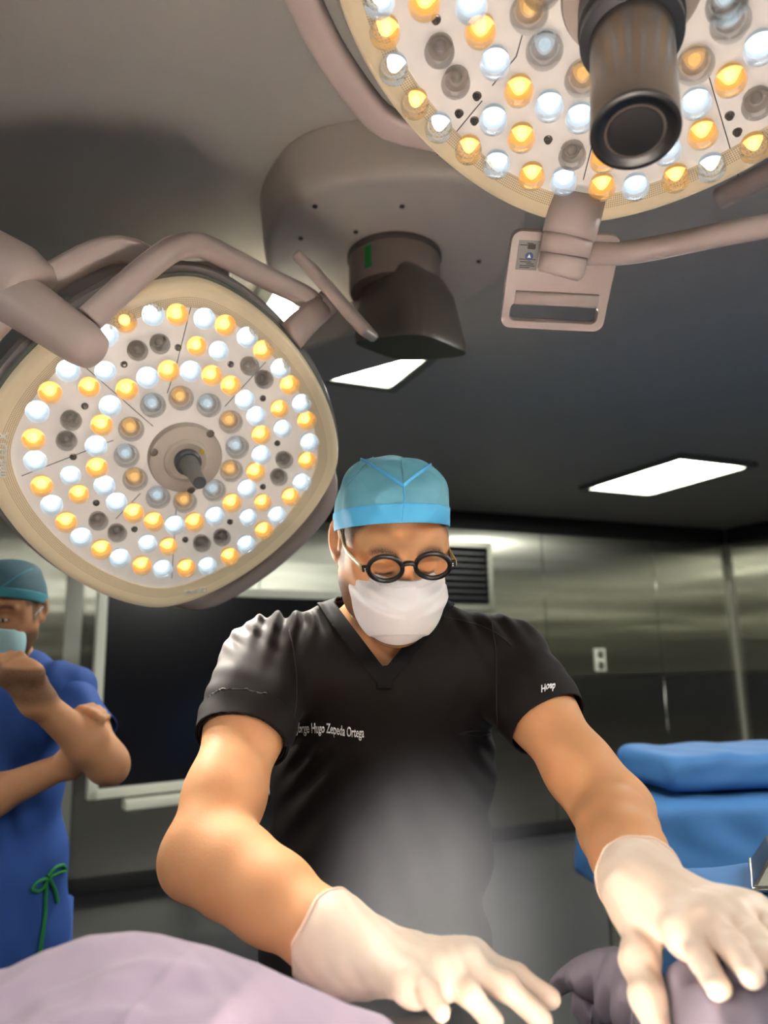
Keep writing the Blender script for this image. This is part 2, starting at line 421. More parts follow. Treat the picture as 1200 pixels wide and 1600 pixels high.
# ------------------------------------------------------------------ surgical lamps
M_shell = mat('lamp_shell_paint', srgb(190, 172, 164), 0.38, bump=(300, 0.03, 0.0005))
M_shell2 = mat('lamp_rear_shell', srgb(150, 142, 140), 0.45)
M_gasket = mat('grey_gasket', srgb(120, 125, 118), 0.5)
M_plate = mat('glowing_reflector_plate', srgb(205, 196, 186), 0.42, emit=(1.0, .90, .78), es=0.20, var=(30, srgb(190, 180, 170)))  # weak emission paints the scattered LED light onto the plate
M_hub = mat('hub_cover', srgb(196, 182, 168), 0.5)
M_screw = mat('screw_metal', srgb(120, 112, 104), 0.35, 0.8)
M_grip = mat('dark_grip', srgb(74, 76, 80), 0.38)
M_ink = mat('white_print', srgb(250, 248, 242), 0.5)
M_line = mat('dark_joint', srgb(60, 52, 46), 0.6)
def bezel_mat():
    m = mat('lit_bezel', srgb(196, 176, 140), 0.4, emit=(1.0, .80, .52), es=0.12)  # rim glow put into emission, standing for LED light inside
    nt = m.node_tree; b = nt.nodes['Principled BSDF']; uv = nt.nodes.new('ShaderNodeUVMap'); uv.uv_map = 'strip'
    vo = nt.nodes.new('ShaderNodeTexVoronoi'); setin(vo, 'Randomness', 0.0); setin(vo, 'Scale', 1.0)
    lt = nt.nodes.new('ShaderNodeMath'); lt.operation = 'LESS_THAN'; lt.inputs[1].default_value = 0.3
    sx = nt.nodes.new('ShaderNodeSeparateXYZ'); g = nt.nodes.new('ShaderNodeMath'); g.operation = 'COMPARE'; g.inputs[1].default_value = 4.5; g.inputs[2].default_value = 3.0
    mu = nt.nodes.new('ShaderNodeMath'); mu.operation = 'MULTIPLY'; mx = nt.nodes.new('ShaderNodeMix'); mx.data_type = 'RGBA'
    mx.inputs[6].default_value = srgb(196, 176, 140); mx.inputs[7].default_value = srgb(120, 96, 66)
    link(nt, uv.outputs[0], vo.inputs['Vector']); link(nt, vo.outputs['Distance'], lt.inputs[0]); link(nt, uv.outputs[0], sx.inputs[0]); link(nt, sx.outputs[1], g.inputs[0])
    link(nt, lt.outputs[0], mu.inputs[0]); link(nt, g.outputs[0], mu.inputs[1]); link(nt, mu.outputs[0], mx.inputs[0]); link(nt, mx.outputs[2], b.inputs['Base Color'])
    return m
M_bezel = bezel_mat()
def lens_mat():
    m = bpy.data.materials.new('clear_lens'); m.use_nodes = True; nt = m.node_tree; nt.nodes.clear()
    out = nt.nodes.new('ShaderNodeOutputMaterial'); g = nt.nodes.new('ShaderNodeBsdfGlass'); setin(g, 'Roughness', .0); setin(g, 'IOR', 1.42); g.inputs[0].default_value = (.98, .98, .98, 1)
    tr = nt.nodes.new('ShaderNodeBsdfTransparent'); tr.inputs[0].default_value = (.97, .97, .97, 1); mx = nt.nodes.new('ShaderNodeMixShader'); mx.inputs[0].default_value = .46
    link(nt, tr.outputs[0], mx.inputs[1]); link(nt, g.outputs[0], mx.inputs[2]); link(nt, mx.outputs[0], out.inputs[0]); return m
M_lens = lens_mat()
M_led = {'w': mat('cool_led', (.9, .95, 1, 1), .4, emit=(.80, .93, 1.0), es=1.5), 'a': mat('amber_led', (1, .7, .3, 1), .4, emit=(1.0, .60, .17), es=1.6),
         'd': mat('unlit_led', srgb(200, 190, 180), .4), 'W': mat('dim_cool_led', srgb(150, 170, 180), .4, emit=(.75, .9, 1), es=.35), 'A': mat('dim_amber_led', srgb(200, 150, 90), .4, emit=(1, .6, .2), es=.45)}
M_cup = {'w': mat('cool_glow_reflector', srgb(214, 222, 228), .3, emit=(.72, .88, 1), es=.14), 'a': mat('amber_glow_reflector', srgb(232, 190, 120), .3, emit=(1, .55, .14), es=.18), 'd': mat('reflector', srgb(222, 212, 202), .3)}  # LED glow put into the lit cups' colour and emission
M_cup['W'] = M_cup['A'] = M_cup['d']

def shared(name, profile, seg, m):
    V, Fc = lathe(profile, seg); bm = bmesh.new(); vs = [bm.verts.new(v) for v in V]
    for f in Fc: bm.faces.new([vs[i] for i in f])
    bmesh.ops.remove_doubles(bm, verts=bm.verts, dist=1e-6); bmesh.ops.recalc_face_normals(bm, faces=bm.faces)
    me = bpy.data.meshes.new(name); bm.to_mesh(me); bm.free(); me.polygons.foreach_set('use_smooth', [True]*len(me.polygons))
    if m: me.materials.append(m)
    return me
def dome(r, z0, z1, n=6, lip=0.0):
    return [(r+lip, 0.0), (r, z0)] + [(r*math.cos(t)*1.0, z0+(z1-z0)*math.sin(t)) for t in np.linspace(0.1, math.pi/2-.02, n)] + [(0.0, z1)]
LENS = {1: shared('lens', [(.0155, .001), (.0165, .006), (.0188, .013), (.0192, .018), (.0178, .0235), (.0145, .0275), (.0085, .030), (0, .0305)], 20, M_lens),
        2: shared('lens', [(.019, .001), (.0205, .006), (.0228, .014), (.0226, .019), (.020, .0255), (.015, .030), (.008, .0325), (0, .033)], 20, M_lens)}
EMIT = {k: shared('emitter', dome(.0072, .004, .010, 5), 14, M_led[k]) for k in M_led}
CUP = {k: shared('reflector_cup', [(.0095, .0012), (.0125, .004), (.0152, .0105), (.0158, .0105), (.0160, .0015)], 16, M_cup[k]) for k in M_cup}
def place(me, name, parent, M):
    o = bpy.data.objects.new(name, me); COL.objects.link(o); o.parent = parent; o.matrix_parent_inverse = inv_world(parent); o.matrix_basis = M; return o

def outline(n=144, p=1.62):
    t = np.linspace(0, 2*math.pi, 4000, endpoint=False); x = np.sign(np.cos(t))*np.abs(np.cos(t))**(2/p); y = np.sign(np.sin(t))*np.abs(np.sin(t))**(2/p)
    # soften the corners, then space the points evenly
    for _ in range(220): x = (np.roll(x, 6)+2*x+np.roll(x, -6))/4; y = (np.roll(y, 6)+2*y+np.roll(y, -6))/4
    s = 1/max(np.abs(x).max(), 1e-6); x *= s; y *= s
    L = np.concatenate([[0], np.cumsum(np.hypot(np.diff(np.append(x, x[0])), np.diff(np.append(y, y[0]))))]); q = np.linspace(0, L[-1], n, endpoint=False)
    return np.stack([np.interp(q, L, np.append(x, x[0])), np.interp(q, L, np.append(y, y[0]))], 1)
OUT = outline()
class Lamp:
    def __init__(s, name, C, N, up_hint, half, label):
        s.C = np.asarray(C, float); s.N = nrm(N); v = np.asarray(up_hint, float); s.V = nrm(v - s.N*np.dot(v, s.N)); s.U = np.cross(s.V, s.N); s.half = half
        s.root = empty(name, s.C, label, 'surgical lamp', 'surgical lamps')
        s.M = frame(s.C, s.U, s.V, s.N)
    def W(s, a, b, h=0.0): return s.C + s.U*a + s.V*b + s.N*h
    def loc(s, px, py, h=0.0):
        q = Pplane(px, py, s.C+s.N*h, s.N) - s.C; return float(q @ s.U), float(q @ s.V)
    def ringloft(s, name, prof, m, uv=False, cap=False):
        n = len(OUT); V = []; Fc = []
        for (sc, h) in prof:
            for q in OUT: V.append(s.W(q[0]*s.half*sc, q[1]*s.half*sc, h))
        for i in range(len(prof)-1):
            for k in range(n): Fc.append((i*n+k, i*n+(k+1) % n, (i+1)*n+(k+1) % n, (i+1)*n+k))
        if cap: Fc.append(tuple((len(prof)-1)*n+k for k in range(n)))
        o = mesh_obj(name, V, Fc, m, s.root)
        bm = bmesh.new(); bm.from_mesh(o.data); bmesh.ops.recalc_face_normals(bm, faces=bm.faces); bm.to_mesh(o.data); bm.free()
        try: o.data.set_sharp_from_angle(angle=R_(50))
        except Exception: pass
        if uv:
            ul = o.data.uv_layers.new(name='strip'); per = np.append(0, np.cumsum(np.hypot(*np.diff(np.vstack([OUT, OUT[:1]]), axis=0).T)))*s.half
            acc = [0.0]
            for i in range(1, len(prof)): acc.append(acc[-1]+math.hypot((prof[i][0]-prof[i-1][0])*s.half, prof[i][1]-prof[i-1][1]))
            for f in o.data.polygons:
                ks = [v % n for v in f.vertices]; wrap = max(ks)-min(ks) > n/2
                for li, v in zip(f.loop_indices, f.vertices):
                    kk = v % n; kk = n if (wrap and kk == 0) else kk
                    ul.data[li].uv = (per[kk]/.0034, acc[v//n]/.0034)
        return o
    def head(s, seams, hub_xy, hub_r, wings, plate_scale=.855):
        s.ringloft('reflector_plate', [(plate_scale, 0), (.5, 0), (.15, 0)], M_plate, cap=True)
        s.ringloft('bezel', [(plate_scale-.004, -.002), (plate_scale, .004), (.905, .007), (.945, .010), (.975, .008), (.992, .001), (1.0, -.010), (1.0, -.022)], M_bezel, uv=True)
        s.ringloft('gasket', [(1.0, -.020), (1.016, -.022), (1.02, -.032), (1.0, -.036)], M_gasket)
        s.ringloft('housing', [(1.0, -.034), (1.045, -.040), (1.06, -.058), (1.04, -.080), (.92, -.100), (.6, -.112), (.3, -.116)], M_shell2, cap=True)
        for (a0, a1, out, wid) in wings:                       # carrying handles that arch off the rim
            path = []; rr = []
            for t in np.linspace(0, 1, 26):
                an = R_(a0+(a1-a0)*t); i = np.argmin(np.abs(np.angle(np.exp(1j*(np.arctan2(OUT[:, 1], OUT[:, 0])-an)))))
                q = OUT[i]; g = min(1, math.sin(math.pi*t)*1.9); g = g*g*(3-2*g)
                path.append(s.W(*(q*s.half*(1.0+out*g)), -.055)); rr.append(1.0)
            sp = np.array(path)
            for _ in range(3): sp[1:-1] = (sp[:-2]+2*sp[1:-1]+sp[2:])/4
            V, Fc = sweep(sp, rr, 16, flat=(.016, wid), ref=s.N); mesh_obj('carrying_handle', V, Fc, M_shell, s.root)
        for (p0, p1) in seams:                                # joints between the plate's sectors
            V, Fc = sweep([s.W(*p0, .0004), s.W(*p1, .0004)], .0007, 6); mesh_obj('sector_joint', V, Fc, M_line, s.root)
        s.hub = lathe_obj('hub_cover', [(0, .0005), (hub_r, .0005), (hub_r, .012), (hub_r*.97, .017), (hub_r*.62, .019), (hub_r*.60, .023), (hub_r*.52, .025), (hub_r*.45, .022), (0, .022)][1:], s.M @ Matrix.Translation((hub_xy[0], hub_xy[1], 0)), M_hub, s.root, 48)
    def led(s, a, b, kind, size=1, sc=1.0):
        M = s.M @ Matrix.Translation((a, b, 0.0)) @ Matrix.Rotation(random.uniform(0, 6), 4, 'Z') @ Matrix.Scale(sc, 4)
        l = place(LENS[size], 'lens', s.root, M)
        if kind in 'dWA' : l['label'] = 'unlit clear lens'
        elif kind == 'a': l['label'] = 'clear lens lit amber'
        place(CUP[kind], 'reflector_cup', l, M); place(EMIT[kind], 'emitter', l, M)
    def screwhole(s, a, b):
        lathe_obj('screw', [(.0062, .0), (.0062, .0012), (.0042, .0016), (.0042, .006), (.0025, .0075), (0, .0075)], s.M @ Matrix.Translation((a, b, 0)), M_screw, s.root, 12)
    def beams(s, spots, target, watt, cone, blend, color=(1, .93, .82)):
        for (a, b) in spots:
            ld = bpy.data.lights.new('lamp_beam', 'SPOT'); ld.energy = watt; ld.color = color; ld.spot_size = R_(cone); ld.spot_blend = blend; ld.shadow_soft_size = 0.012
            o = bpy.data.objects.new('lamp_beam', ld); COL.objects.link(o); p = s.W(a, b, .046)
            z = -nrm(np.asarray(target)-p); x = nrm(np.cross(s.V, z)); y = np.cross(z, x)
            o.parent = s.root; o.matrix_parent_inverse = inv_world(s.root); o.matrix_basis = frame(p, x, y, z)

# the lamp behind the surgeon's shoulder
L1c = P(278, 716, 1.42)
L1n = RT*.43 - UP*.44 - FW*.80
L1 = Lamp('surgical_lamp', L1c, L1n, UP, .331, 'lit surgical lamp with amber and white lenses behind the surgeon shoulder, tilted towards the table')
def z1(x, y): return x/2.143, 360+y/2.143
hub1 = L1.loc(*z1(618, 757))
seam1 = [((645, 232), (592, 445)), ((592, 445), (560, 545)), ((225, 405), (512, 655)), ((72, 822), (380, 702)), ((890, 440), (752, 590)), ((575, 1165), (590, 925)), ((388, 965), (470, 880))]
L1.head([(L1.loc(*z1(*p)), L1.loc(*z1(*q))) for p, q in seam1], hub1, .0685, [(96, 176, .20, .023), (-88, -4, .17, .019)])
OUTER = '513,282w 420,305a 358,352w 285,412a 228,470w 168,543a 125,607w 112,700a 118,772w 140,857a 173,920w 222,978a 272,1028w 340,1070a 402,1098w 476,1124a 545,1134w 624,1132a 695,1124w 770,1093a 825,1052w 884,1006a 928,955w 974,893a 1011,845w 1030,772a 1037,711w 1027,637a 1010,580w 970,518a 940,462w 882,402a 828,358w 755,318a 685,296w 594,282a'
MID = '461,403d 536,381d 660,388a 733,404w 837,455d 885,500d 937,599a 947,665w 953,770d 935,828d 881,913a 832,963w 744,1030d 677,1050d 565,1060a 495,1050w 393,1015d 330,975d 265,885a 237,822w 223,706d 238,637d 299,526a 353,473w'
INNER = '494,493w 565,470a 638,472w 710,486a 773,520a 821,568w 858,622w 875,685a 875,752w 857,810a 828,866w 777,914a 720,957w 652,978a 585,987w 515,976a 448,947a 391,911w 350,855w 325,795a 322,722w 341,652a 369,588w 425,533a'
CORE = '513,586W 607,562A 700,586W 773,642A 795,727W 776,806A 718,872W 620,910A 530,895W 453,834A 424,755W 440,666A'
def leds(lamp, txt, f, size=1, h=.016, sc=1.0):
    out = []
    for t in txt.split():
        x, y = t[:-1].split(','); a, b = lamp.loc(*f(float(x), float(y)), h); lamp.led(a, b, t[-1], size, sc); out.append((a, b))
    return out
o1 = leds(L1, OUTER, z1); leds(L1, MID, z1, sc=.93); i1 = leds(L1, INNER, z1); leds(L1, CORE, z1, 2)
for (x, y) in ((596, 392), (415, 448), (772, 448), (284, 588), (245, 758), (322, 912), (770, 975), (928, 712), (620, 1035), (880, 858), (880, 562), (450, 1000)):
    L1.screwhole(*L1.loc(*z1(x, y)))
TARGET = P(450, 1200, 1.05)
FIELD = np.array([.09, .40, .99])                         # the operating field, just under the frame
L1.beams([o1[i] for i in (7, 12, 22, 27, 32)], TARGET, LAMP_BEHIND_W, 50, 1.0)
L1.beams([o1[2], i1[3], i1[19]], P(640, 1490, .80), LAMP_BEHIND_W*.4, 26, 1.0)
L1.beams([o1[17]], P(512, 856, 1.175), LAMP_BEHIND_W*.6, 22, 1.0)
L1.beams([i1[11], o1[2], o1[7]], P(385, 1010, 1.18), LAMP_BEHIND_W*7, 17, 1.0)
# hub: screws, handle and its yellow dot
for (x, y) in ((515, 742), (704, 680), (640, 868)):
    a, b = L1.loc(*z1(x, y), .017); lathe_obj('hub_screw', [(.0075, .0165), (.0075, .019), (.005, .0195), (.005, .018), (0, .018)], L1.M @ Matrix.Translation((a, b, 0)), M_screw, L1.root, 14)
hp = L1.M @ Matrix.Translation((hub1[0], hub1[1], 0))
M_handle = mat('lamp_handle', srgb(120, 118, 112), 0.45)
lathe_obj('handle_socket', [(.0245, .021), (.0245, .034), (.021, .037), (.019, .037), (0, .037)], hp, M_grip, L1.root, 32)
lathe_obj('handle', [(.018, .034), (.0172, .060), (.0155, .066), (.0135, .072), (.0125, .118), (.0122, .122), (0, .122)], hp, M_handle, L1.root, 28)
lathe_obj('handle_tip', [(.0115, .1215), (.0112, .1235), (0, .1236)], hp, M_grip, L1.root, 24)
a, b = L1.loc(*z1(677, 741), .024); lathe_obj('marker_dot', [(.005, .023), (.005, .0248), (0, .0249)], L1.M @ Matrix.Translation((a, b, 0)), mat('yellow_dot', srgb(196, 166, 40), .5), L1.root, 16)

def plane_text(body, lamp, px, py, h, size, ang, m, name, parent, align='CENTER'):
    a, b = lamp.loc(px, py, h); me = text_mesh(body, size, .0006, align, .0004)
    M = lamp.M @ Matrix.Translation((a, b, h)) @ Matrix.Rotation(R_(ang), 4, 'Z'); me.transform(M); return link_obj(name, me, m, parent)
plane_text('marLED X', L1, 10, 712, .0112, .019, 88, M_ink, 'lettering', L1.root)
plane_text('marLED', L1, 306, 926, .0112, .014, 4, M_ink, 'lettering', L1.root)

# its suspension: arm end, bent tube, pivot block and rear plate
M_arm = M_shell
J = P(128, 536, 1.17)
V, Fc = sweep([P(-330, 200, 1.36), P(-120, 355, 1.28), P(20, 462, 1.225), J, P(146, 549, 1.165), P(151, 553, 1.163)], [.047, .047, .046, .0365, .030, .018], 28)
mesh_obj('arm_end', V, Fc, M_arm, L1.root)
V, Fc = sweep([P(-420, 120, 1.40), P(-150, 322, 1.295), P(-30, 410, 1.25), P(22, 437, 1.23), P(46, 457, 1.222), P(52, 463, 1.22)], [.062, .062, .062, .061, .056, .046], 28)
mesh_obj('arm_sleeve', V, Fc, M_shell, L1.root)
q = P(49, 497, 1.182); lathe_obj('grub_screw', [(.0055, -.003), (.0055, .002), (.003, .002), (.003, 0), (0, 0)], frame(q, RT, UP, -FW), M_line, L1.root, 14)
bend = catmull([P(140, 498, 1.19), P(165, 475, 1.20), P(215, 430, 1.235), P(262, 394, 1.28), P(288, 384, 1.30), P(318, 385, 1.325), P(360, 405, 1.36), P(420, 436, 1.42), P(462, 456, 1.46), P(482, 467, 1.475), P(492, 478, 1.48)], 6)
V, Fc = sweep(bend, .0215, 20); mesh_obj('suspension_tube', V, Fc, M_arm, L1.root)
blk = [P(498, 484, 1.49), P(474, 506, 1.47), P(452, 528, 1.45)]
V, Fc = sweep(blk, [1, 1.05, 1.15], 20, flat=(.034, .026), ref=RT+UP); mesh_obj('pivot_block', V, Fc, M_arm, L1.root)
pc = P(527, 466, 1.52); px_ = nrm(P(580, 525, 1.5)-P(474, 405, 1.5)); pz_ = nrm(RT*.75+UP*.6-FW*.18); pz_ = nrm(pz_-px_*np.dot(pz_, px_)); py_ = np.cross(pz_, px_)
box('rear_plate', (.205, .15, .022), frame(pc, px_, py_, pz_), M_arm, L1.root, .009, 3)
V, Fc = sweep([P(498, 486, 1.49), P(516, 470, 1.51)], .026, 20); mesh_obj('pivot', V, Fc, M_arm, L1.root)

# the lamp over the table
L2c = P(986, -22, .86)
L2n = -UP*.90 - FW*.44 - RT*.12
L2 = Lamp('surgical_lamp', L2c, L2n, -FW*.8+UP*.5, .345, 'lit surgical lamp seen from below above the table, with a thick dark camera handle')
def z2(x, y): return 540+x*320/1200, y*340/1275
def z3(x, y): return 840+x*.3, y*.3
s2 = [((1035, 205), (1000, 330), z2), ((1000, 330), (860, 500), z2), ((800, 590), (535, 908), z2), ((300, 690), (238, 935), z3), ((890, 390), (1045, 915), z3)]
L2.head([(L2.loc(*f(*p)), L2.loc(*f(*q))) for p, q, f in s2], (0, 0), .078, [(158, 232, .185, .022), (-22, 52, .185, .022)])
A = '195,10w 460,25a 735,40w 230,195a 790,190a 550,305d 280,410w 645,490d 875,375w 405,615a 1015,540a 545,755w 865,710w 720,885a 1030,815a 885,970w 1090,1040a'
Bq = '60,560w 220,620w 180,815d 135,950w 345,830a 335,980a 510,980w 675,790w 720,935a 825,545w 860,705a 905,880w 1005,425a 1160,255w 1145,545d 1130,775a'
leds(L2, A, z2); leds(L2, Bq, z3)
leds(L2, '1165,300W 1075,80A', z2, 2); leds(L2, '235,415A 820,345A 1005,120W', z3, 2)
for (a, b, kk) in ((-.1, .0, 'W'), (-.085, .058, 'A'), (-.04, .1, 'W'), (.012, .106, 'A'), (.06, .09, 'W'), (.098, .045, 'A'), (.107, -.005, 'W')): L2.led(a, b, kk, 2)
# the rows beyond the top of the frame
def ring(sc, n0, n1, kinds, size=1):
    out = []
    for i, t in enumerate(np.linspace(n0, n1, kinds)):
        an = R_(t); j = np.argmin(np.abs(np.angle(np.exp(1j*(np.arctan2(OUT[:, 1], OUT[:, 0])-an))))); q = OUT[j]*L2.half*sc
        out.append(q)
        L2.led(q[0], q[1], 'wa'[i % 2], size)
    return out
r_out = ring(.80, -6, 172, 19); r_mid = ring(.60, 0, 172, 13); ring(.455, 14, 165, 10)
fo = [L2.loc(*z2(230, 195)), L2.loc(*z2(720, 885)), L2.loc(*z3(510, 980)), L2.loc(*z3(1130, 775)), L2.loc(*z2(1015, 540)), L2.loc(*z3(720, 935))]
L2.beams(fo+[r_out[i] for i in (2, 7, 12, 16)], FIELD, LAMP_ABOVE_W, 22, 1.0)
for (x, y, f) in ((530, 112, z2), (665, 662, z2), (755, 705, z2), (1040, 685, z3), (770, 560, z2), (55, 725, z3), (1000, 600, z3)): L2.screwhole(*L2.loc(*f(x, y)))
# camera handle
M_cyl = mat('handle_metal', srgb(120, 112, 106), 0.3, 0.75, bump=(60, .1, .001, (1, 1, .02)))
hc = L2.M @ Matrix.Translation((.002, -.012, 0))
lathe_obj('handle_collar', [(.058, .018), (.058, .055), (.053, .060), (.053, .064), (.056, .066), (.056, .078), (.048, .082), (0, .082)], hc, M_grip, L2.root, 48)
lathe_obj('camera_handle', [(.045, .078), (.0445, .226), (.043, .231), (0, .231)], hc, M_cyl, L2.root, 48)
lathe_obj('camera_lens', [(.0448, .228), (.0448, .2325), (.042, .2335), (.038, .2328), (.0365, .2315), (.028, .2308), (.0275, .2322), (.012, .2330), (0, .2334)], hc, mat('camera_glass', srgb(16, 17, 20), .35), L2.root, 48)

# its bracket: pivot post, handle plate with a slot, label, side tube
pp = P(872, 440, 1.235)
bx = nrm(RT - .05*UP); bz = nrm(-FW*.80 - UP*.55); bz = nrm(bz-bx*np.dot(bz, bx)); by = np.cross(bz, bx)
bw, bh, bt = .172, .158, .018
def bp(x, y, z): return pp + bx*x + by*y + bz*z
def rrect(w_, h_, r, n=6, cx=0, cy=0):
    pts = []
    for (sx, sy, a0) in ((1, 1, 0), (-1, 1, 90), (-1, -1, 180), (1, -1, 270)):
        for t in np.linspace(0, 90, n): pts.append((cx+sx*(w_/2-r)+r*math.cos(R_(a0+t)), cy+sy*(h_/2-r)+r*math.sin(R_(a0+t))))
    return pts
outer = rrect(bw, bh, .016); inner = rrect(bw-.026, .030, .010, 6, 0, -bh/2+.028)
bm = bmesh.new()
def addring(pts, z): return [bm.verts.new(bp(x, y, z)) for x, y in pts]
of, ob, inf, inb = addring(outer, bt/2), addring(outer, -bt/2), addring(inner, bt/2), addring(inner, -bt/2)
def loopedges(vs): return [bm.edges.new((vs[i], vs[(i+1) % len(vs)])) for i in range(len(vs))]
for a_, b_ in ((of, inf), (ob, inb)): bmesh.ops.triangle_fill(bm, edges=loopedges(a_)+loopedges(b_), use_beauty=True)
for a_, b_ in ((of, ob), (inf, inb)):
    for i in range(len(a_)): bm.faces.new((a_[i], a_[(i+1) % len(a_)], b_[(i+1) % len(a_)], b_[i]))
o = from_bm('rear_plate', bm, M_arm, L2.root, True, 35); bv = o.modifiers.new('bevel', 'BEVEL'); bv.width = .003; bv.segments = 2; bv.limit_method = 'ANGLE'; bv.angle_limit = R_(50)
V, Fc = sweep([bp(-bw/2+.018, -.026, bt/2+.001), bp(bw/2-.018, -.026, bt/2+.001)], 1, 14, flat=(.007, .011), ref=bz); mesh_obj('plate_rib', V, Fc, M_arm, L2.root)
V, Fc = sweep([P(906, 300, 1.13), P(893, 352, 1.15), P(888, 370, 1.155)], [.041, .041, .0405], 28); mesh_obj('pivot_collar', V, Fc, M_arm, L2.root)
V, Fc = sweep([P(889, 366, 1.155), P(882, 398, 1.165)], [.0385, .0385], 28); mesh_obj('pivot_ring', V, Fc, M_arm, L2.root)
V, Fc = sweep([P(882, 397, 1.165), P(876, 424, 1.175), P(875, 429, 1.177), P(874, 432, 1.178)], [.0365, .036, .034, .028], 28); mesh_obj('pivot_post', V, Fc, M_arm, L2.root)
V, Fc = sweep(catmull([P(884, 396, 1.20), P(930, 396, 1.2), P(985, 394, 1.2), P(1060, 380, 1.18), P(1160, 360, 1.15), P(1300, 336, 1.12), P(1500, 300, 1.08)], 6), .0185, 18); mesh_obj('side_tube', V, Fc, M_arm, L2.root)
st = box('rating_label', (.034, .046, .0008), frame(bp(-.057, .042, bt/2+.0005), bx, by, bz), mat('grey_label', srgb(128, 126, 122), .4), L2.root)
for i in range(8):
    box('print_line', ((.010, .022, .014, .026, .018, .012, .024, .016)[i], .0012, .0006), frame(bp(-.057+(.001, -.004, .004, 0, -.002, .005, .001, -.003)[i], .042+(.019, .016, .013, -.006, -.010, -.013, -.016, -.019)[i], bt/2+.0012), bx, by, bz), M_line, st)
box('print_block', (.012, .008, .0006), frame(bp(-.053, .056, bt/2+.0013), bx, by, bz), M_line, st)
lathe_obj('blue_symbol', [(.0065, .0006), (.0065, .001), (0, .001)], frame(bp(-.055, .041, bt/2+.001), bx, by, bz), mat('blue_print', srgb(48, 74, 128), .4), st, 20)
bm = bmesh.new(); bm.faces.new([bm.verts.new(bp(-.055+x, .041+y, bt/2+.0024)) for x, y in ((-.003, -.002), (.003, -.002), (0, .0035))]); from_bm('white_symbol', bm, M_ink, st, False)
# stem hidden above: both lamps hang from the ceiling canopy
V, Fc = sweep(catmull([P(1500, 300, 1.08), np.array([1.05, .95, 2.2]), np.array([1.0, 1.1, 2.32]), np.array([.75, 1.5, 2.36])], 6), .024, 16); mesh_obj('support_arm', V, Fc, M_arm, L2.root)
V, Fc = sweep(catmull([P(-420, 120, 1.40), np.array([-1.25, 1.55, 2.3]), np.array([-.9, 1.8, 2.36]), np.array([-.4, 1.85, 2.38])], 6), .045, 16); mesh_obj('support_arm', V, Fc, M_arm, L1.root)

# ------------------------------------------------------------------ ceiling canopy and the dark articulated arm
M_canopy = mat('canopy_paint', srgb(216, 204, 192), 0.4)
zb = H - .135
cc = Pz(585, 385, zb)
e = empty('ceiling_canopy', cc*np.array([1, 1, 0])+ZW*H, 'large grey ceiling canopy carrying the lamp arms', 'ceiling mount')
# plan outline of the canopy: a long rounded shape, measured off its lower edge
plan = [Pz(x, y, zb) for (x, y) in ((412, 400), (424, 350), (470, 302), (560, 277), (690, 270), (790, 292), (822, 350), (790, 432), (730, 476), (640, 520), (520, 520), (436, 462))]
plan = [p[:2] for p in catmull([np.array(p) for p in plan], 8, closed=True)]
ctr = np.mean(plan, 0); V = []; Fc = []
prof = [(1.03, H-.001), (1.0, zb+.03), (.992, zb+.016), (.975, zb+.006), (.95, zb+.001), (.90, zb), (.4, zb)]
n = len(plan)
for (sc, z) in prof:
    for p in plan: q = ctr+(p-ctr)*sc; V.append((q[0], q[1], z))
for i in range(len(prof)-1):
    for j in range(n): Fc.append((i*n+j, i*n+(j+1) % n, (i+1)*n+(j+1) % n, (i+1)*n+j))
Fc.append(tuple((len(prof)-1)*n+j for j in range(n)))
o = mesh_obj('cover', V, Fc, M_canopy, e)
bm = bmesh.new(); bm.from_mesh(o.data); bmesh.ops.recalc_face_normals(bm, faces=bm.faces); bm.to_mesh(o.data); bm.free()
for (x, y) in ((492, 322), (470, 372), (556, 362), (628, 322), (748, 408)):
    q = Pz(x, y, zb); lathe_obj('cover_screw', [(.006, 0), (.006, -.003), (.003, -.004), (0, -.004)], Matrix.Translation(Vector((q[0], q[1], zb))), M_line, e, 10)
# collar with the green strip
M_collar = mat('collar_grey', srgb(132, 118, 110), 0.45)
kc = Pz(616, 402, zb); kr = .124
e = empty('articulated_arm', (kc[0], kc[1], zb), 'dark grey articulated arm with a hooded elbow hanging from the ceiling canopy', 'ceiling arm')
lathe_obj('collar_rim', [(kr, 0), (kr, -.012), (kr*.97, -.016), (0, -.016)], Matrix.Translation(Vector((kc[0], kc[1], zb))), mat('collar_rim', srgb(84, 76, 70), .45), e, 48)
lathe_obj('collar', [(kr*.965, -.014), (kr*.965, -.10), (kr*.94, -.105), (0, -.105)], Matrix.Translation(Vector((kc[0], kc[1], zb))), M_collar, e, 48)
V = []; Fc = []
gd = nrm((P(570, 415, 1.9)-np.array([kc[0], kc[1], 0]))*np.array([1, 1, 0])); ga = math.atan2(gd[1], gd[0])
ga = math.atan2(-.83, -.56)
for i, t in enumerate(np.linspace(-.085, .085, 6)):
    for (rr, z) in ((kr*.962, -.024), (kr*.98, -.024), (kr*.98, -.082), (kr*.962, -.082)): V.append((kc[0]+rr*math.cos(ga+t), kc[1]+rr*math.sin(ga+t), zb+z))
for i in range(5):
    for j in range(4): Fc.append((i*4+j, i*4+(j+1) % 4, i*4+4+(j+1) % 4, i*4+4+j))
Fc += [(0, 1, 2, 3), (23, 22, 21, 20)]
mesh_obj('green_strip', V, Fc, mat('green_strip', srgb(28, 140, 60), .4), e, False)
# horizontal beam running back over the lamp behind the surgeon
b0 = P(650, 500, 2.02); b1 = P(380, 640, 2.35); b1[2] = b0[2]
bd = nrm(b1-b0); bs = np.cross([0, 0, 1.], bd)
box('beam', (np.linalg.norm(b1-b0), .24, .10), frame((b0+b1)/2, bd, bs, (0, 0, 1)), mat('beam_grey', srgb(196, 190, 178), .45), e, .02, 3)
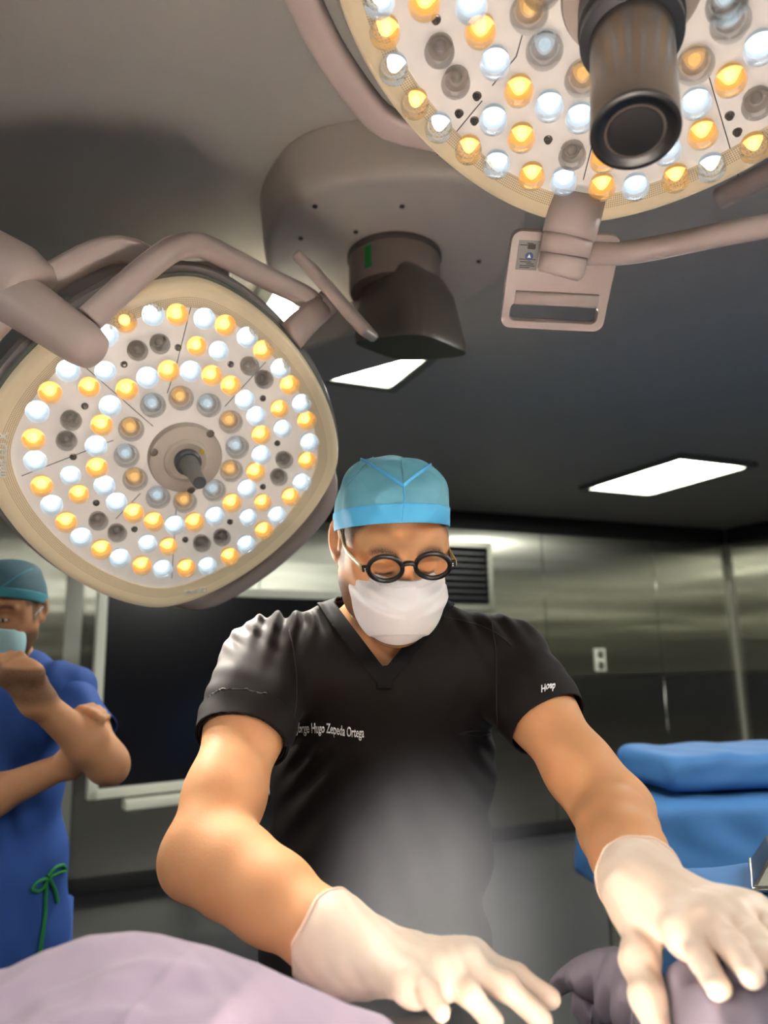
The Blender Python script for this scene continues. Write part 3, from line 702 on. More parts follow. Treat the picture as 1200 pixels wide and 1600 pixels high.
# hooded elbow: loft of level outlines, open at the black underside
M_hood = mat('hood_grey', srgb(92, 84, 76), 0.32)
secs = [(640, 404, 1.86, 56), (648, 425, 1.84, 66), (652, 455, 1.82, 76), (652, 490, 1.80, 84), (648, 524, 1.78, 88)]
hd = nrm(np.array([.62, -.62, 0])); hs = np.array([-hd[1], hd[0], 0]); V = []; Fc = []; n = 40
top = np.array([kc[0], kc[1], zb-.06])+hd*.02
for i, (f, z, lx, ly) in enumerate(((.0, 0, .078, .073), (.009, -.033, .094, .084), (.018, -.083, .110, .094), (.024, -.138, .121, .100), (.028, -.196, .129, .103), (.028, -.21, .127, .101))):
    for k in range(n):
        a = 2*math.pi*k/n; ex = 2/4.2; c, s_ = math.cos(a), math.sin(a)
        c = math.copysign(abs(c)**ex, c); s_ = math.copysign(abs(s_)**ex, s_)
        p = top + hd*(f+lx*c) + hs*(ly*s_); V.append((p[0], p[1], top[2]+z-(.035*c*lx/.15 if i > 2 else 0)))
for i in range(5):
    for k in range(n): Fc.append((i*n+k, i*n+(k+1) % n, (i+1)*n+(k+1) % n, (i+1)*n+k))
Fc.append(tuple(range(n)))
o = mesh_obj('elbow_hood', V, Fc, M_hood, e); bm = bmesh.new(); bm.from_mesh(o.data); bmesh.ops.recalc_face_normals(bm, faces=bm.faces); bm.to_mesh(o.data); bm.free()
V2 = V[5*n:6*n]; mesh_obj('hood_underside', V2, [tuple(range(n))], M_black, e, False)
# ------------------------------------------------------------------ people: materials
def skin_mat(name, base, red, sss=0.35, hair=(0.018, 0.013, 0.010)):
    m = bpy.data.materials.new(name); m.use_nodes = True; nt = m.node_tree; b = nt.nodes['Principled BSDF']
    setin(b, 'Roughness', .58); setin(b, 'Subsurface Weight', sss); setin(b, 'Subsurface Radius', (1.0, .28, .14)); setin(b, 'Subsurface Scale', .015); setin(b, 'Specular IOR Level', .26)
    tc = nt.nodes.new('ShaderNodeTexCoord')
    n1 = nt.nodes.new('ShaderNodeTexNoise'); setin(n1, 'Scale', 22.0); setin(n1, 'Detail', 6.0); link(nt, tc.outputs['Object'], n1.inputs[0])
    mx = nt.nodes.new('ShaderNodeMix'); mx.data_type = 'RGBA'; mx.inputs[6].default_value = base; mx.inputs[7].default_value = red; link(nt, n1.outputs[0], mx.inputs[0])
    at = nt.nodes.new('ShaderNodeAttribute'); at.attribute_name = 'hair'
    n2 = nt.nodes.new('ShaderNodeTexNoise'); setin(n2, 'Scale', 1100.0); setin(n2, 'Detail', 2.0); link(nt, tc.outputs['Object'], n2.inputs[0])
    r2 = nt.nodes.new('ShaderNodeMapRange'); r2.inputs[1].default_value = .3; r2.inputs[2].default_value = .62; link(nt, n2.outputs[0], r2.inputs[0])
    ad = nt.nodes.new('ShaderNodeMath'); ad.operation = 'MULTIPLY_ADD'; ad.inputs[1].default_value = .55; ad.inputs[2].default_value = .5; link(nt, r2.outputs[0], ad.inputs[0])
    mu = nt.nodes.new('ShaderNodeMath'); mu.operation = 'MULTIPLY'; mu.use_clamp = True; link(nt, at.outputs['Fac'], mu.inputs[0]); link(nt, ad.outputs[0], mu.inputs[1])
    m2 = nt.nodes.new('ShaderNodeMix'); m2.data_type = 'RGBA'; m2.inputs[7].default_value = (*hair, 1); link(nt, mu.outputs[0], m2.inputs[0]); link(nt, mx.outputs[2], m2.inputs[6]); link(nt, m2.outputs[2], b.inputs['Base Color'])
    n3 = nt.nodes.new('ShaderNodeTexNoise'); setin(n3, 'Scale', 260.0); setin(n3, 'Detail', 4.0); link(nt, tc.outputs['Object'], n3.inputs[0])
    bp = nt.nodes.new('ShaderNodeBump'); setin(bp, 'Strength', .25); setin(bp, 'Distance', .001); link(nt, n3.outputs[0], bp.inputs['Height']); link(nt, bp.outputs[0], b.inputs['Normal'])
    return m
M_skin = skin_mat('warm_skin', srgb(206, 152, 108), srgb(192, 134, 92))
M_skin2 = skin_mat('tan_skin', srgb(204, 152, 112), srgb(188, 132, 96))
M_scrub = mat('black_scrub_cloth', srgb(20, 14, 13), .72, bump=(700, .25, .0006), **{'Specular IOR Level': .18, 'Sheen Weight': .03, 'Sheen Roughness': .4})
M_band = mat('black_scrub_band', srgb(11, 9, 10), .75, bump=(700, .25, .0006), **{'Specular IOR Level': .18})
M_navy = mat('navy_scrub_trousers', srgb(36, 30, 32), .8)
M_cap = mat('teal_cap_cloth', srgb(112, 172, 188), .72, bump=(420, .35, .0008), var=(38, srgb(86, 150, 170)), **{'Subsurface Weight': .12, 'Subsurface Scale': .01})
M_capband = mat('blue_cap_band', srgb(76, 168, 214), .68, bump=(520, .35, .0006))
M_mask = mat('white_mask_cloth', srgb(202, 197, 198), .75, bump=(500, .2, .0005), **{'Subsurface Weight': .1, 'Subsurface Scale': .008})
M_loop = mat('ear_loop', srgb(224, 206, 170), .6)
M_frame = mat('black_spectacle_frame', srgb(24, 22, 24), .28)
M_temple = mat('olive_temple', srgb(150, 132, 84), .35)
M_glove = mat('latex_glove', srgb(222, 198, 176), .45, bump=(90, .25, .002), var=(24, srgb(216, 180, 162)), **{'Subsurface Weight': .25, 'Subsurface Scale': .008, 'Subsurface Radius': (1, .5, .35)})
M_thread = mat('white_embroidery', srgb(232, 228, 226), .6)
M_seamth = mat('black_seam', srgb(20, 16, 16), .8)
M_shoe = mat('black_clog', srgb(20, 20, 22), .5)
def glass_mat():
    m = bpy.data.materials.new('spectacle_lens'); m.use_nodes = True; nt = m.node_tree; nt.nodes.clear()
    out = nt.nodes.new('ShaderNodeOutputMaterial'); mx = nt.nodes.new('ShaderNodeMixShader'); tr = nt.nodes.new('ShaderNodeBsdfTransparent'); gl = nt.nodes.new('ShaderNodeBsdfGlossy')
    lw = nt.nodes.new('ShaderNodeLayerWeight'); lw.inputs[0].default_value = .42; setin(gl, 'Roughness', .08); tr.inputs[0].default_value = (.95, .93, .92, 1)
    link(nt, lw.outputs['Fresnel'], mx.inputs[0]); link(nt, tr.outputs[0], mx.inputs[1]); link(nt, gl.outputs[0], mx.inputs[2]); link(nt, mx.outputs[0], out.inputs[0])
    return m
M_glass = glass_mat()

def sstep(a, b, x): t = np.clip((x-a)/(b-a), 0, 1); return t*t*(3-2*t)
def head(f, O, R, s=1.0, ears=True):
    L = lambda x, y, z: O + R @ (s*np.array([x, y, z]))
    f.ell(L(0, -.012, .035), np.array([.076, .097, .088])*s, R, 0)
    f.ell(L(0, .036, -.035), np.array([.060, .060, .078])*s, R, .03*s)
    for q in (-1, 1):
        f.cone(L(q*.056, .0, -.055), L(q*.020, .070, -.105), .019*s, .018*s, .035*s)
        f.ell(L(q*.044, .064, -.028), np.array([.020, .020, .019])*s, R, .03*s)
        f.cone(L(q*.060, .012, -.03), L(q*.052, .030, -.075), .014*s, .014*s, .04*s)
        f.ell(L(q*.062, .034, .016), np.array([.011, .028, .030])*s, R, .03*s)
    f.ell(L(0, .076, -.108), np.array([.024, .019, .018])*s, R, .025*s)
    for q in (-1, 1): f.cone(L(q*.012, .086, .021), L(q*.046, .074, .024), .012*s, .011*s, .018*s)
    for q in (-1, 1):
        f.ell(L(q*.032, .101, -.001), np.array([.019, .017, .012])*s, R, .012*s, True)
        f.ell(L(q*.031, .0765, -.003), np.array([.0155, .0145, .0135])*s, R, .005*s)
        f.cone(L(q*.019, .0885, .0045), L(q*.044, .0805, .003), .0035*s, .003*s, .005*s)     # upper lid fold
    f.cone(L(0, .092, .014), L(0, .114, -.030), .0075*s, .0115*s, .014*s)
    for q in (-1, 1): f.ell(L(q*.0125, .103, -.034), np.array([.009, .011, .008])*s, R, .008*s)
    f.ell(L(0, .096, -.062), np.array([.024, .010, .006])*s, R, .008*s); f.ell(L(0, .094, -.073), np.array([.020, .010, .007])*s, R, .008*s)
    if ears:
        for q in (-1, 1):
            nx = nrm([q*.88, .47, 0]); ny = nrm([q*.47, -.88, -.10]); ny = nrm(ny-nx*np.dot(nx, ny)); nz = np.cross(nx, ny)*(1 if np.cross(nx, ny)[2] > 0 else -1)
            E = R @ np.stack([nx, ny, nz], 1); c = np.array([q*.0855, -.018, .004])
            f.ell(L(*c), np.array([.0056, .0190, .034])*s, E, .007*s)
            f.ell(L(*(c+nx*.0075-ny*.002+nz*.003)), np.array([.0075, .0125, .024])*s, E, .004*s, True)
            f.ell(L(*(c-nz*.025-ny*.006)), np.array([.006, .010, .010])*s, E, .008*s)
            f.ell(L(*(c-ny*.014-nz*.004)), np.array([.005, .005, .008])*s, E, .005*s)
    return L
def tolocal(V, O, R, s=1.0): return ((V-O) @ R)/s
def hairmap(V, O, R, s=1.0):
    l = tolocal(V, O, R, s); x, y, z = np.abs(l[:, 0]), l[:, 1], l[:, 2]
    t = np.zeros(len(V))
    scalp = sstep(.060, .050, y)*sstep(.018, .030, z)+sstep(.038, .028, y)*sstep(-.03, -.01, z)+sstep(.0, -.03, y)*sstep(-.075, -.055, z)
    t = np.maximum(t, np.clip(scalp, 0, 1)*sstep(.13, .11, np.sqrt((l**2).sum(1)))*.95)
    beard = sstep(.02, -.012, y-.055-.5*(-z-.05))*sstep(-.03, -.05, z)*sstep(-.150, -.125, z)*(x > .02)
    beard = np.maximum(beard*sstep(-.02, .01, y), sstep(-.048, -.058, z)*sstep(-.150, -.12, z)*sstep(.03, .05, y)*.9)
    t = np.maximum(t, beard*.86)
    bz = .0235+.006*np.sin(np.clip((x-.012)/.045, 0, 1)*math.pi)
    brow = np.exp(-((z-bz)/.0062)**2)*sstep(.010, .017, x)*sstep(.060, .048, x)*(y > .05)
    t = np.maximum(t, brow*1.0)
    lash = np.exp(-((z+.0050)/.0024)**2)*sstep(.016, .020, x)*sstep(.047, .043, x)*(y > .07)
    t = np.maximum(t, lash*.95)
    ear = np.exp(-((x-.088)/.010)**2)*np.exp(-((y+.018)/.022)**2)*np.exp(-((z-.004)/.034)**2)
    return t*(1-np.clip(ear*2.2, 0, 1))

def hand(f, wrist, mcps, tips, mids, thumb, r=.0105, pr=.0165, k=.016):
    """palm from wrist to knuckles, four fingers knuckle-middle-tip, thumb; all points in space"""
    for i, m in enumerate(mcps):
        f.cone(wrist, m, pr*1.25, pr*.95, .03)
    for a, b in zip(mcps[:-1], mcps[1:]): f.cone(a, b, pr*.92, pr*.92, .022)
    for m, md, t, q in zip(mcps, mids, tips, (1.02, 1.05, 1.0, .9)):
        f.cone(m, md, r*1.12*q, r*1.0*q, .010); f.cone(md, md+(t-md)*.96, r*1.0*q, r*.86*q, .006)
        f.ell(m, np.array([r*1.3]*3), None, .012)
    f.chain(thumb, [pr*1.15, r*1.45, r*1.2, r*1.0], .016)
def sub(a, b, t): return np.asarray(a)+(np.asarray(b)-np.asarray(a))*t

# ------------------------------------------------------------------ the surgeon
surgeon = empty('person', np.array([P(590, 1600, 1.33)[0], P(590, 1600, 1.33)[1], 0]),
                'surgeon in black scrubs, blue cap, white mask and round black glasses reaching over the table', 'person')
HO = P(613, 853, 1.165); HR = axes(R_(13), R_(31), R_(-2.0))
SR, SL = P(414, 1042, 1.20), P(792, 1040, 1.235)
ER, EL = P(324, 1330, .955), P(955, 1272, 1.02)
WR, WL = P(548, 1489, .80), P(1010, 1398, .785)
NB = P(607, 1000, 1.285)
LEV = [(602, 1085, 1.275, .175, .105), (598, 1200, 1.28, .185, .115), (592, 1330, 1.29, .19, .122), (588, 1480, 1.305, .195, .125), (588, 1640, 1.315, .20, .13)]
fb = Field([-.40, .62, .74], [.44, 1.55, 1.80], .0028)
for (x, y, d, a, b) in LEV: fb.ell(P(x, y, d), (a*.9, b*.86, .15), None, .06)
fb.cone(SR, SL, .052, .052, .05)
fb.cone(sub(SR, SL, .06)+[0, 0, .015], NB+[0, 0, -.01], .046, .062, .05); fb.cone(sub(SL, SR, .06)+[0, 0, .015], NB+[0, 0, -.01], .046, .062, .05)
fb.cone(NB, HO+HR @ np.array([0, -.028, -.055]), .064, .058, .04)
head(fb, HO, HR)
fb.chain([SR, sub(SR, ER, .35), sub(SR, ER, .75), ER], [.060, .0555, .050, .0475], .03)
fb.chain([ER, sub(ER, WR, .22), sub(ER, WR, .5), sub(ER, WR, .82), sub(ER, WR, 1.05)], [.0455, .0500, .0455, .0360, .0335], .03)
fb.ell(P(296, 1356, .955), (.028, .028, .028), None, .045)
fb.chain([SL, sub(SL, EL, .35), sub(SL, EL, .75), EL], [.058, .0500, .0460, .0435], .03)
fb.chain([EL, sub(EL, WL, .25), sub(EL, WL, .55), sub(EL, WL, .85), sub(EL, WL, 1.05)], [.0435, .0450, .0400, .0320, .0305], .03)
fb.ell(P(978, 1264, 1.04), (.022, .022, .022), None, .06)
V, Q = fb.mesh(); del fb
body = np_obj('body', V, Q, M_skin, surgeon, {'hair': hairmap(V, HO, HR)}, smoothing=3)

# scrub top --------------------------------------------------------
axR, axL = nrm(ER-SR), nrm(EL-SL)
HEMR, HEML = sub(SR, ER, .46), sub(SL, EL, .44)
def wr(x, y, z, c, d, w, lam, amp, sp):                           # a fan of folds around c across direction d
    d = nrm(d); q = (x-c[0])*d[0]+(y-c[1])*d[1]+(z-c[2])*d[2]; r2 = ((x-c[0])**2+(y-c[1])**2+(z-c[2])**2)/(w*w)
    return amp*np.exp(-r2)*np.sin(2*math.pi*q/lam+sp)
fs = Field([-.42, .80, .70], [.44, 1.56, 1.62], .0034)
for (x, y, d, a, b) in LEV: fs.ell(P(x, y, d), (a*1.04, b*1.02, .15), None, .05)
fs.cone(SR, SL, .062, .062, .06)
fs.cone(sub(SR, SL, .05)+[0, 0, .018], NB+[0, 0, .012], .050, .072, .05); fs.cone(sub(SL, SR, .05)+[0, 0, .018], NB+[0, 0, .012], .050, .072, .05)
fs.chain([SR+[0, 0, .004], sub(SR, ER, .25), sub(SR, ER, .55)], [.068, .066, .0625], .03)
fs.chain([SL+[0, 0, .004], sub(SL, EL, .25), sub(SL, EL, .56)], [.066, .0635, .0600], .03)
apR, apL = P(445, 1170, 1.20), P(782, 1165, 1.22)
def folds(x, y, z):
    o = .0016*np.sin(31*x+17*z+2*np.sin(23*y+9*z))*np.sin(19*z-8*x+1.3*np.sin(27*x))
    o = o + .0011*np.sin(70*x+30*np.sin(3.1*z))*np.sin(11*z+2)
    o = o + wr(x, y, z, apL, (.75, 0, .65), .07, .028, .0042, .4) + wr(x, y, z, apR, (-.75, 0, .65), .07, .032, .0042, 1.4)
    o = o + wr(x, y, z, P(440, 975, 1.19), (.95, .1, -.2), .05, .030, .0095, .8) + wr(x, y, z, P(395, 1000, 1.18), (.6, .1, .8), .035, .024, .0075, .2) + wr(x, y, z, P(490, 955, 1.20), (1, .2, .3), .03, .022, .006, .5)
    o = o + wr(x, y, z, P(770, 965, 1.21), (.9, .1, .4), .05, .032, .005, .4) + wr(x, y, z, P(835, 1060, 1.2), (.2, .2, 1), .05, .035, .0034, 0)
    o = o + wr(x, y, z, P(640, 1330, 1.16), (.9, 0, .3), .12, .06, .0035, 0) + wr(x, y, z, P(500, 1250, 1.16), (.7, 0, -.7), .10, .05, .0035, 0) + wr(x, y, z, P(370, 1080, 1.14), (.3, .3, 1), .05, .034, .0026, 1)
    return o
fs.displace(folds)
A0 = P(601, 1046, 1.14); NC = NB+[0, 0, 0]
def neckcut(V):
    x = np.abs(V[:, 0]-A0[0]-(V[:, 2]-A0[2])*.05); f = -(V[:, 1]-NC[1]); z = V[:, 2]-A0[2]
    z = z - .105*sstep(.02, -.06, f)
    w_ = .80*np.maximum(z, -.02) - .9*np.maximum(z-.085, 0)*0
    return np.minimum(np.minimum(w_, .086)-x, (z+.001)*1.0)/1.15
def shirtcut(V):
    hR = (V-HEMR) @ axR; hL = (V-HEML) @ axL
    side = V[:, 0]
    hR = np.where(side < -.13, hR, -1); hL = np.where(side > .13, hL, -1)
    dR = np.linalg.norm(np.cross(V-SR, axR), axis=1); dL = np.linalg.norm(np.cross(V-SL, axL), axis=1)
    hR = np.where(dR < .10, hR, -1); hL = np.where(dL < .10, hL, -1)
    return np.maximum.reduce([neckcut(V), hR, hL, .83-V[:, 2]])
V, Q = fs.mesh(); Vs, Qs = trim(V, Q, shirtcut)
top = np_obj('scrub_top', Vs, Qs, M_scrub, surgeon, solid=.0022, smoothing=1)
shirt_bvh = BVHTree.FromPolygons([tuple(v) for v in Vs], [tuple(map(int, q)) for q in Qs])
V2, Q2 = fs.mesh(.0046)
cv, cq = trim(V2, Q2, lambda W: np.maximum(neckcut(W)-.0005, -neckcut(W)-.0245)); np_obj('collar', cv, cq, M_band, top, solid=.0022)
def cuffcut(W):
    h = (W-HEMR) @ axR; d = np.linalg.norm(np.cross(W-SR, axR), axis=1)
    return np.where((W[:, 0] < -.13) & (d < .10), np.maximum(h-.001, -h-.034), 1.0)
cv, cq = trim(V2, Q2, cuffcut, 8); np_obj('sleeve_cuff', cv, cq, M_scrub, top, solid=.003)
del fs, V2, Q2
def onto(px, py, off=.0015, bvh=None):
    v = Vector(ray(px, py)).normalized(); h = (bvh or shirt_bvh).ray_cast(Vector(CAM), v)
    if h[0] is None: return None
    n = h[1] if h[1].dot(v) < 0 else -h[1]
    return np.array(h[0]+n*off)
def sewn(name, pts, r, m, parent, bvh=None, off=.0008):
    q = [onto(x, y, off, bvh) for x, y in pts]; q = [p for p in q if p is not None]
    if len(q) > 1: V, Fc = sweep(q, r, 6); return mesh_obj(name, V, Fc, m, parent)
def dense(pts, n=14): return [tuple(p) for p in catmull([np.array(p, float) for p in pts], n)]
sewn('armhole_seam', dense([(452, 985), (459, 1020), (463, 1060), (462, 1100), (455, 1140), (444, 1170)]), .0011, M_seamth, top)
sewn('armhole_seam', dense([(768, 972), (774, 1010), (776, 1060), (777, 1110), (779, 1150)]), .0011, M_seamth, top)
sewn('shoulder_seam', dense([(700, 966), (730, 972), (768, 985), (800, 1010)]), .0010, M_seamth, top)
sewn('pocket_edge', dense([(718, 1147), (745, 1141), (776, 1145)]), .0013, M_seamth, top); sewn('pocket_edge', dense([(718, 1147), (750, 1149), (776, 1147)]), .0010, M_seamth, top)
# embroidered name and sleeve lettering, laid on the cloth
def embroider(body, x0, y0, x1, y1, hgt, name, bold=.012):
    me = text_mesh(body, 1.0, 0, 'LEFT', bold); co = np.array([v.co[:] for v in me.vertices]); w_ = co[:, 0].max(); s = (x1-x0)/w_
    out = []
    for c in co:
        t = c[0]/w_; px = x0+c[0]*s; py = y0+(y1-y0)*t+1.5*math.sin(t*9) - c[1]*hgt
        q = onto(px, py, .0018); out.append(q if q is not None else (out[-1] if out else np.zeros(3)))
    for v, q in zip(me.vertices, out): v.co = q
    o = link_obj(name, me, M_thread, top); so = o.modifiers.new('thickness', 'SOLIDIFY'); so.thickness = .0008; so.offset = 0; return o
embroider('Dr. Jorge Hugo Zepeda Ortega', 449, 1141, 569, 1151, 22, 'name_embroidery')
embroider('Hosp', 845, 1082, 867, 1074, 16, 'sleeve_embroidery', .02)

# trousers and clogs, hidden by the table from here
hipc = P(588, 1640, 1.315); gz = .0
for q in (-1, 1):
    hp_ = np.array([hipc[0]+q*.09, hipc[1]+.0, .90]); kn = np.array([hipc[0]+q*.12, hipc[1]-.02, .50]); an = np.array([hipc[0]+q*.13, hipc[1]+.01, .09])
    V, Fc = sweep(catmull([hp_+[0, 0, .02], sub(hp_, kn, .5), kn, sub(kn, an, .5), an], 5), [.105-.04*t for t in np.linspace(0, 1, 21)], 20); mesh_obj('trouser_leg', V, Fc, M_navy, surgeon)
    V, Fc = sweep(catmull([an+[0, .06, -.045], an+[0, .0, -.03], an+[0, -.09, -.045], an+[0, -.17, -.058], an+[0, -.19, -.062]], 4), [.03]+[.045]*8+[.044]*4+[.040, .035, .03, .024], 16); mesh_obj('clog', V, Fc, M_shoe, surgeon)

# cap -----------------------------------------------------------------
HL = lambda x, y, z: HO+HR @ np.array([x, y, z])
def capfield(O, R, h, s=1.0):
    f = Field(O-.2*s, O+.2*s, h)
    L = lambda x, y, z: O+R @ (s*np.array([x, y, z]))
    f.ell(L(0, -.014, .030), np.array([.0825, .107, .078])*s, R, 0)
    f.ell(L(0, -.012, .066), np.array([.0800, .100, .064])*s, R, .03)
    f.ell(L(0, -.016, .094), np.array([.0745, .086, .036])*s, R, .012)
    f.ell(L(0, -.03, .02), np.array([.083, .093, .08])*s, R, .02)
    return f
fc = capfield(HO, HR, .0022)
def capfold(x, y, z):
    X = x-HO[0]; Y = y-HO[1]; Z = z-HO[2]
    a, b, c = (X*HR[0, i]+Y*HR[1, i]+Z*HR[2, i] for i in range(3))
    t = .0020*np.sin(70*a+40*c+3*np.sin(45*b))*np.sin(55*c-30*a) + .0022*np.sin(38*a-60*c+1.5)*np.sin(30*b+20*c)
    ridge = np.abs(c-(.048+1.0*np.abs(a)+0*b)); return t*np.clip((c-.03)/.03, 0, 1) - .0022*np.exp(-(np.minimum(ridge, .05)/.010)**2)*(b > 0)
fc.displace(capfold)
def rim(l): return .028 + .50*l[:, 1]       # cap's lower edge: high on the brow, low at the nape
def cl(W): return tolocal(W, HO, HR)
def capcut(W): l = cl(W); return (rim(l)-l[:, 2])*.9
V, Q = fc.mesh(); cv, cq = trim(V, Q, capcut, 6); cap = np_obj('surgical_cap', cv, cq, M_cap, surgeon, solid=.0012)
cap_bvh = BVHTree.FromPolygons([tuple(v) for v in cv], [tuple(map(int, q)) for q in cq])
V, Q = fc.mesh(.0012); bv, bq = trim(V, Q, lambda W: np.maximum(capcut(W)-.0006, -capcut(W)-.0275)); np_obj('cap_band', bv, bq, M_capband, cap, solid=.001)
for pts in ([(630, 760), (612, 748), (592, 735), (572, 723), (558, 718), (547, 719)], [(630, 760), (648, 745), (668, 731), (686, 719), (692, 722)]):
    q = [onto(x, y, .0012, cap_bvh) for x, y in dense(pts, 8)]; q = [p for p in q if p is not None]
    V, Fc = sweep(q, 1, 10, flat=(.0032, .0011), ref=UP); mesh_obj('cap_piping', V, Fc, M_capband, cap)
sewn('cap_seam', dense([(630, 760), (632, 775), (631, 790), (629, 818)], 8), .0011, M_capband, cap, cap_bvh)
sewn('cap_seam', dense([(626, 706), (628, 725), (630, 742), (630, 758)], 8), .0006, M_cap, cap, cap_bvh)
sewn('cap_seam', dense([(596, 706), (575, 722), (556, 742), (540, 762)], 8), .0008, M_cap, cap, cap_bvh)

# mask ----------------------------------------------------------------
fm = Field(HO-.21, HO+.16, .0022)
fm.ell(HL(0, .052, -.042), (.0580, .066, .066), HR, 0)
fm.ell(HL(0, .066, -.066), (.0515, .052, .050), HR, .04)
fm.cone(HL(0, .100, -.006), HL(0, .118, -.036), .010, .0145, .03)
fm.ell(HL(0, .058, -.074), (.046, .053, .038), HR, .05)
def pleat(x, y, z):
    X = x-HO[0]; Y = y-HO[1]; Z = z-HO[2]
    a, b, c = (X*HR[0, i]+Y*HR[1, i]+Z*HR[2, i] for i in range(3))
    o = 0
    for (z0, w_) in ((-.034, .05), (-.056, .05)):
        d = c-(z0+.55*np.abs(a)**1.0*.35*1.0-.0); sd = np.clip(np.abs(a)/.05, .15, 1)
        o = o + 0.0070*sd*np.exp(-(np.maximum(d, 0)/.004)**2)*np.exp(-(np.minimum(d, 0)/.014)**2)*-1
    return o + .0007*np.sin(50*a+25*c)*np.sin(40*c)
fm.displace(pleat)
def maskcut(W):
    l = cl(W); x, y, z = np.abs(l[:, 0]), l[:, 1], l[:, 2]
    topz = -.004-.10*np.maximum(x-.012, 0)
    return np.maximum.reduce([z-topz, (.046+.12*np.maximum(-z-.06, 0)-y)])
V, Q = fm.mesh(); mv, mq = trim(V, Q, maskcut, 8); mask = np_obj('face_mask', mv, mq, M_mask, surgeon, solid=.0016)
V, Q = fm.mesh(.0008)
def mtop(W):
    l = cl(W); x = np.abs(l[:, 0]); return l[:, 2]-(-.004-.10*np.maximum(x-.012, 0))
tv, tq = trim(V, Q, lambda W: np.maximum(np.maximum(mtop(W)-.0004, -mtop(W)-.0085), maskcut(W))); np_obj('nose_strip', tv, tq, M_mask, mask, solid=.001)
for q in (-1, 1):
    V, Fc = sweep(catmull([HL(q*.066, .044, -.024), HL(q*.078, .020, .006), HL(q*.083, -.002, .030), HL(q*.086, -.022, .026), HL(q*.086, -.034, .0)], 6), .0013, 8); mesh_obj('ear_loop', V, Fc, M_loop, mask)
    V, Fc = sweep(catmull([HL(q*.064, .042, -.100), HL(q*.072, .020, -.075), HL(q*.080, -.010, -.045), HL(q*.086, -.034, .0)], 6), .0013, 8); mesh_obj('ear_loop', V, Fc, M_loop, mask)

# spectacles, low on the nose ------------------------------------------
specs = empty('spectacles', HL(0, .12, -.018), None, None); specs.parent = surgeon; specs.matrix_parent_inverse = inv_world(surgeon)
gc = P(639, 886.5, 1.032); gx = nrm(P(676, 884, 1.03)-P(602.5, 888.5, 1.035)); gt = nrm(HR[:, 2]*.93+HR[:, 1]*.36); gy = nrm(gt-gx*np.dot(gt, gx)); gzv = np.cross(gx, gy)
if np.dot(gzv, HR[:, 1]) < 0: gzv = -gzv
def G(x, y, z=0): return gc+gx*x+gy*y+gzv*z
ro = .0272; IPD = .0325
for q in (-1, 1):
    ring_ = [G(q*IPD+ro*.86*math.cos(t), ro*.86*math.sin(t)) for t in np.linspace(0, 2*math.pi, 40, endpoint=False)]
    V, Fc = sweep(ring_, 1, 12, closed=True, flat=(.0028, .0034), ref=gzv); mesh_obj('rim', V, Fc, M_frame, specs)
    V = [G(q*IPD, 0, .0002)]+[G(q*IPD+ro*.82*math.cos(t), ro*.82*math.sin(t), 0) for t in np.linspace(0, 2*math.pi, 32, endpoint=False)]
    mesh_obj('spectacle_lens', V, [(0, 1+i, 1+(i+1) % 32) for i in range(32)], M_glass, specs)
    hx = q*(IPD+ro*.86+.004)
    o = box('hinge', (.009, .009, .0055), frame(G(hx, .003, 0), gx, gy, gzv), M_frame, specs, .001)
    for dy in (.002, -.002): lathe_obj('rivet', [(.0009, 0), (.0009, .0006), (0, .0007)], frame(G(hx, .003+dy, .0027), gx, gy, gzv), M_white, o, 8)
    V, Fc = sweep(catmull([G(hx+q*.004, .003, -.001), HL(-q*.0785, .040, .010), HL(-q*.0815, .010, .024), HL(-q*.083, -.014, .033), HL(-q*.082, -.045, .012)], 6), 1, 10, flat=(.0046, .0017), ref=gy); mesh_obj('temple', V, Fc, M_temple, specs)
V, Fc = sweep(catmull([G(-.0095, .004), G(-.004, .0075), G(.004, .0075), G(.0095, .004)], 5), 1, 10, flat=(.0034, .003), ref=gzv); mesh_obj('bridge', V, Fc, M_frame, specs)

# gloves ---------------------------------------------------------------
def glove(name, wrist, elbow, mc, ti, md, th, cuff, label):
    pts = np.array([wrist, *mc, *ti, *th, cuff]); f = Field(pts.min(0)-.06, pts.max(0)+.06, .0019)
    hand(f, wrist, mc, ti, md, th)
    ax = nrm(elbow-wrist)
    f.chain([wrist, wrist+ax*.035, wrist+ax*.075], cuff_r[name], .03)
    def crinkle(x, y, z): return .0006*np.sin(160*x+90*z)*np.sin(140*y-110*z)+.0004*np.sin(330*x+200*y)
    f.displace(crinkle)
    hem = wrist+ax*cuff_d[name]
    V, Q = f.mesh(); V, Q = trim(V, Q, lambda W: (W-hem) @ ax + .0030*np.sin(90*W[:, 0]+60*W[:, 2]))
    o = np_obj('glove', V, Q, M_glove, surgeon, solid=-.0008, smoothing=2); o['label'] = label
    B = V[np.abs((V-hem) @ ax + .0030*np.sin(90*V[:, 0]+60*V[:, 2])) < .0005]; e1 = nrm(np.cross(ax, [0, 0, 1])); e2_ = np.cross(ax, e1); c = B.mean(0)
    an = np.arctan2((B-c) @ e2_, (B-c) @ e1); od = np.argsort(an); bins = np.linspace(-math.pi, math.pi, 49)
    loop = [B[(an >= bins[i]) & (an < bins[i+1])].mean(0) for i in range(48) if ((an >= bins[i]) & (an < bins[i+1])).any()]
    loop = np.array(loop); loop = loop+(loop-c)*.03
    W_, F_ = sweep(loop, .0017, 8, closed=True); mesh_obj('rolled_cuff', W_, F_, M_glove, o)
    return o, hem, ax
cuff_r = {'R': [.0355, .0395, .0430], 'L': [.0335, .0365, .0385]}; cuff_d = {'R': .040, 'L': .038}
mcR = [P(738, 1502, .775), P(716, 1508, .750), P(684, 1520, .730), P(648, 1536, .712)]
tiR = [P(862, 1562, .745), P(848, 1596, .712), P(772, 1598, .690), P(690, 1580, .668)]
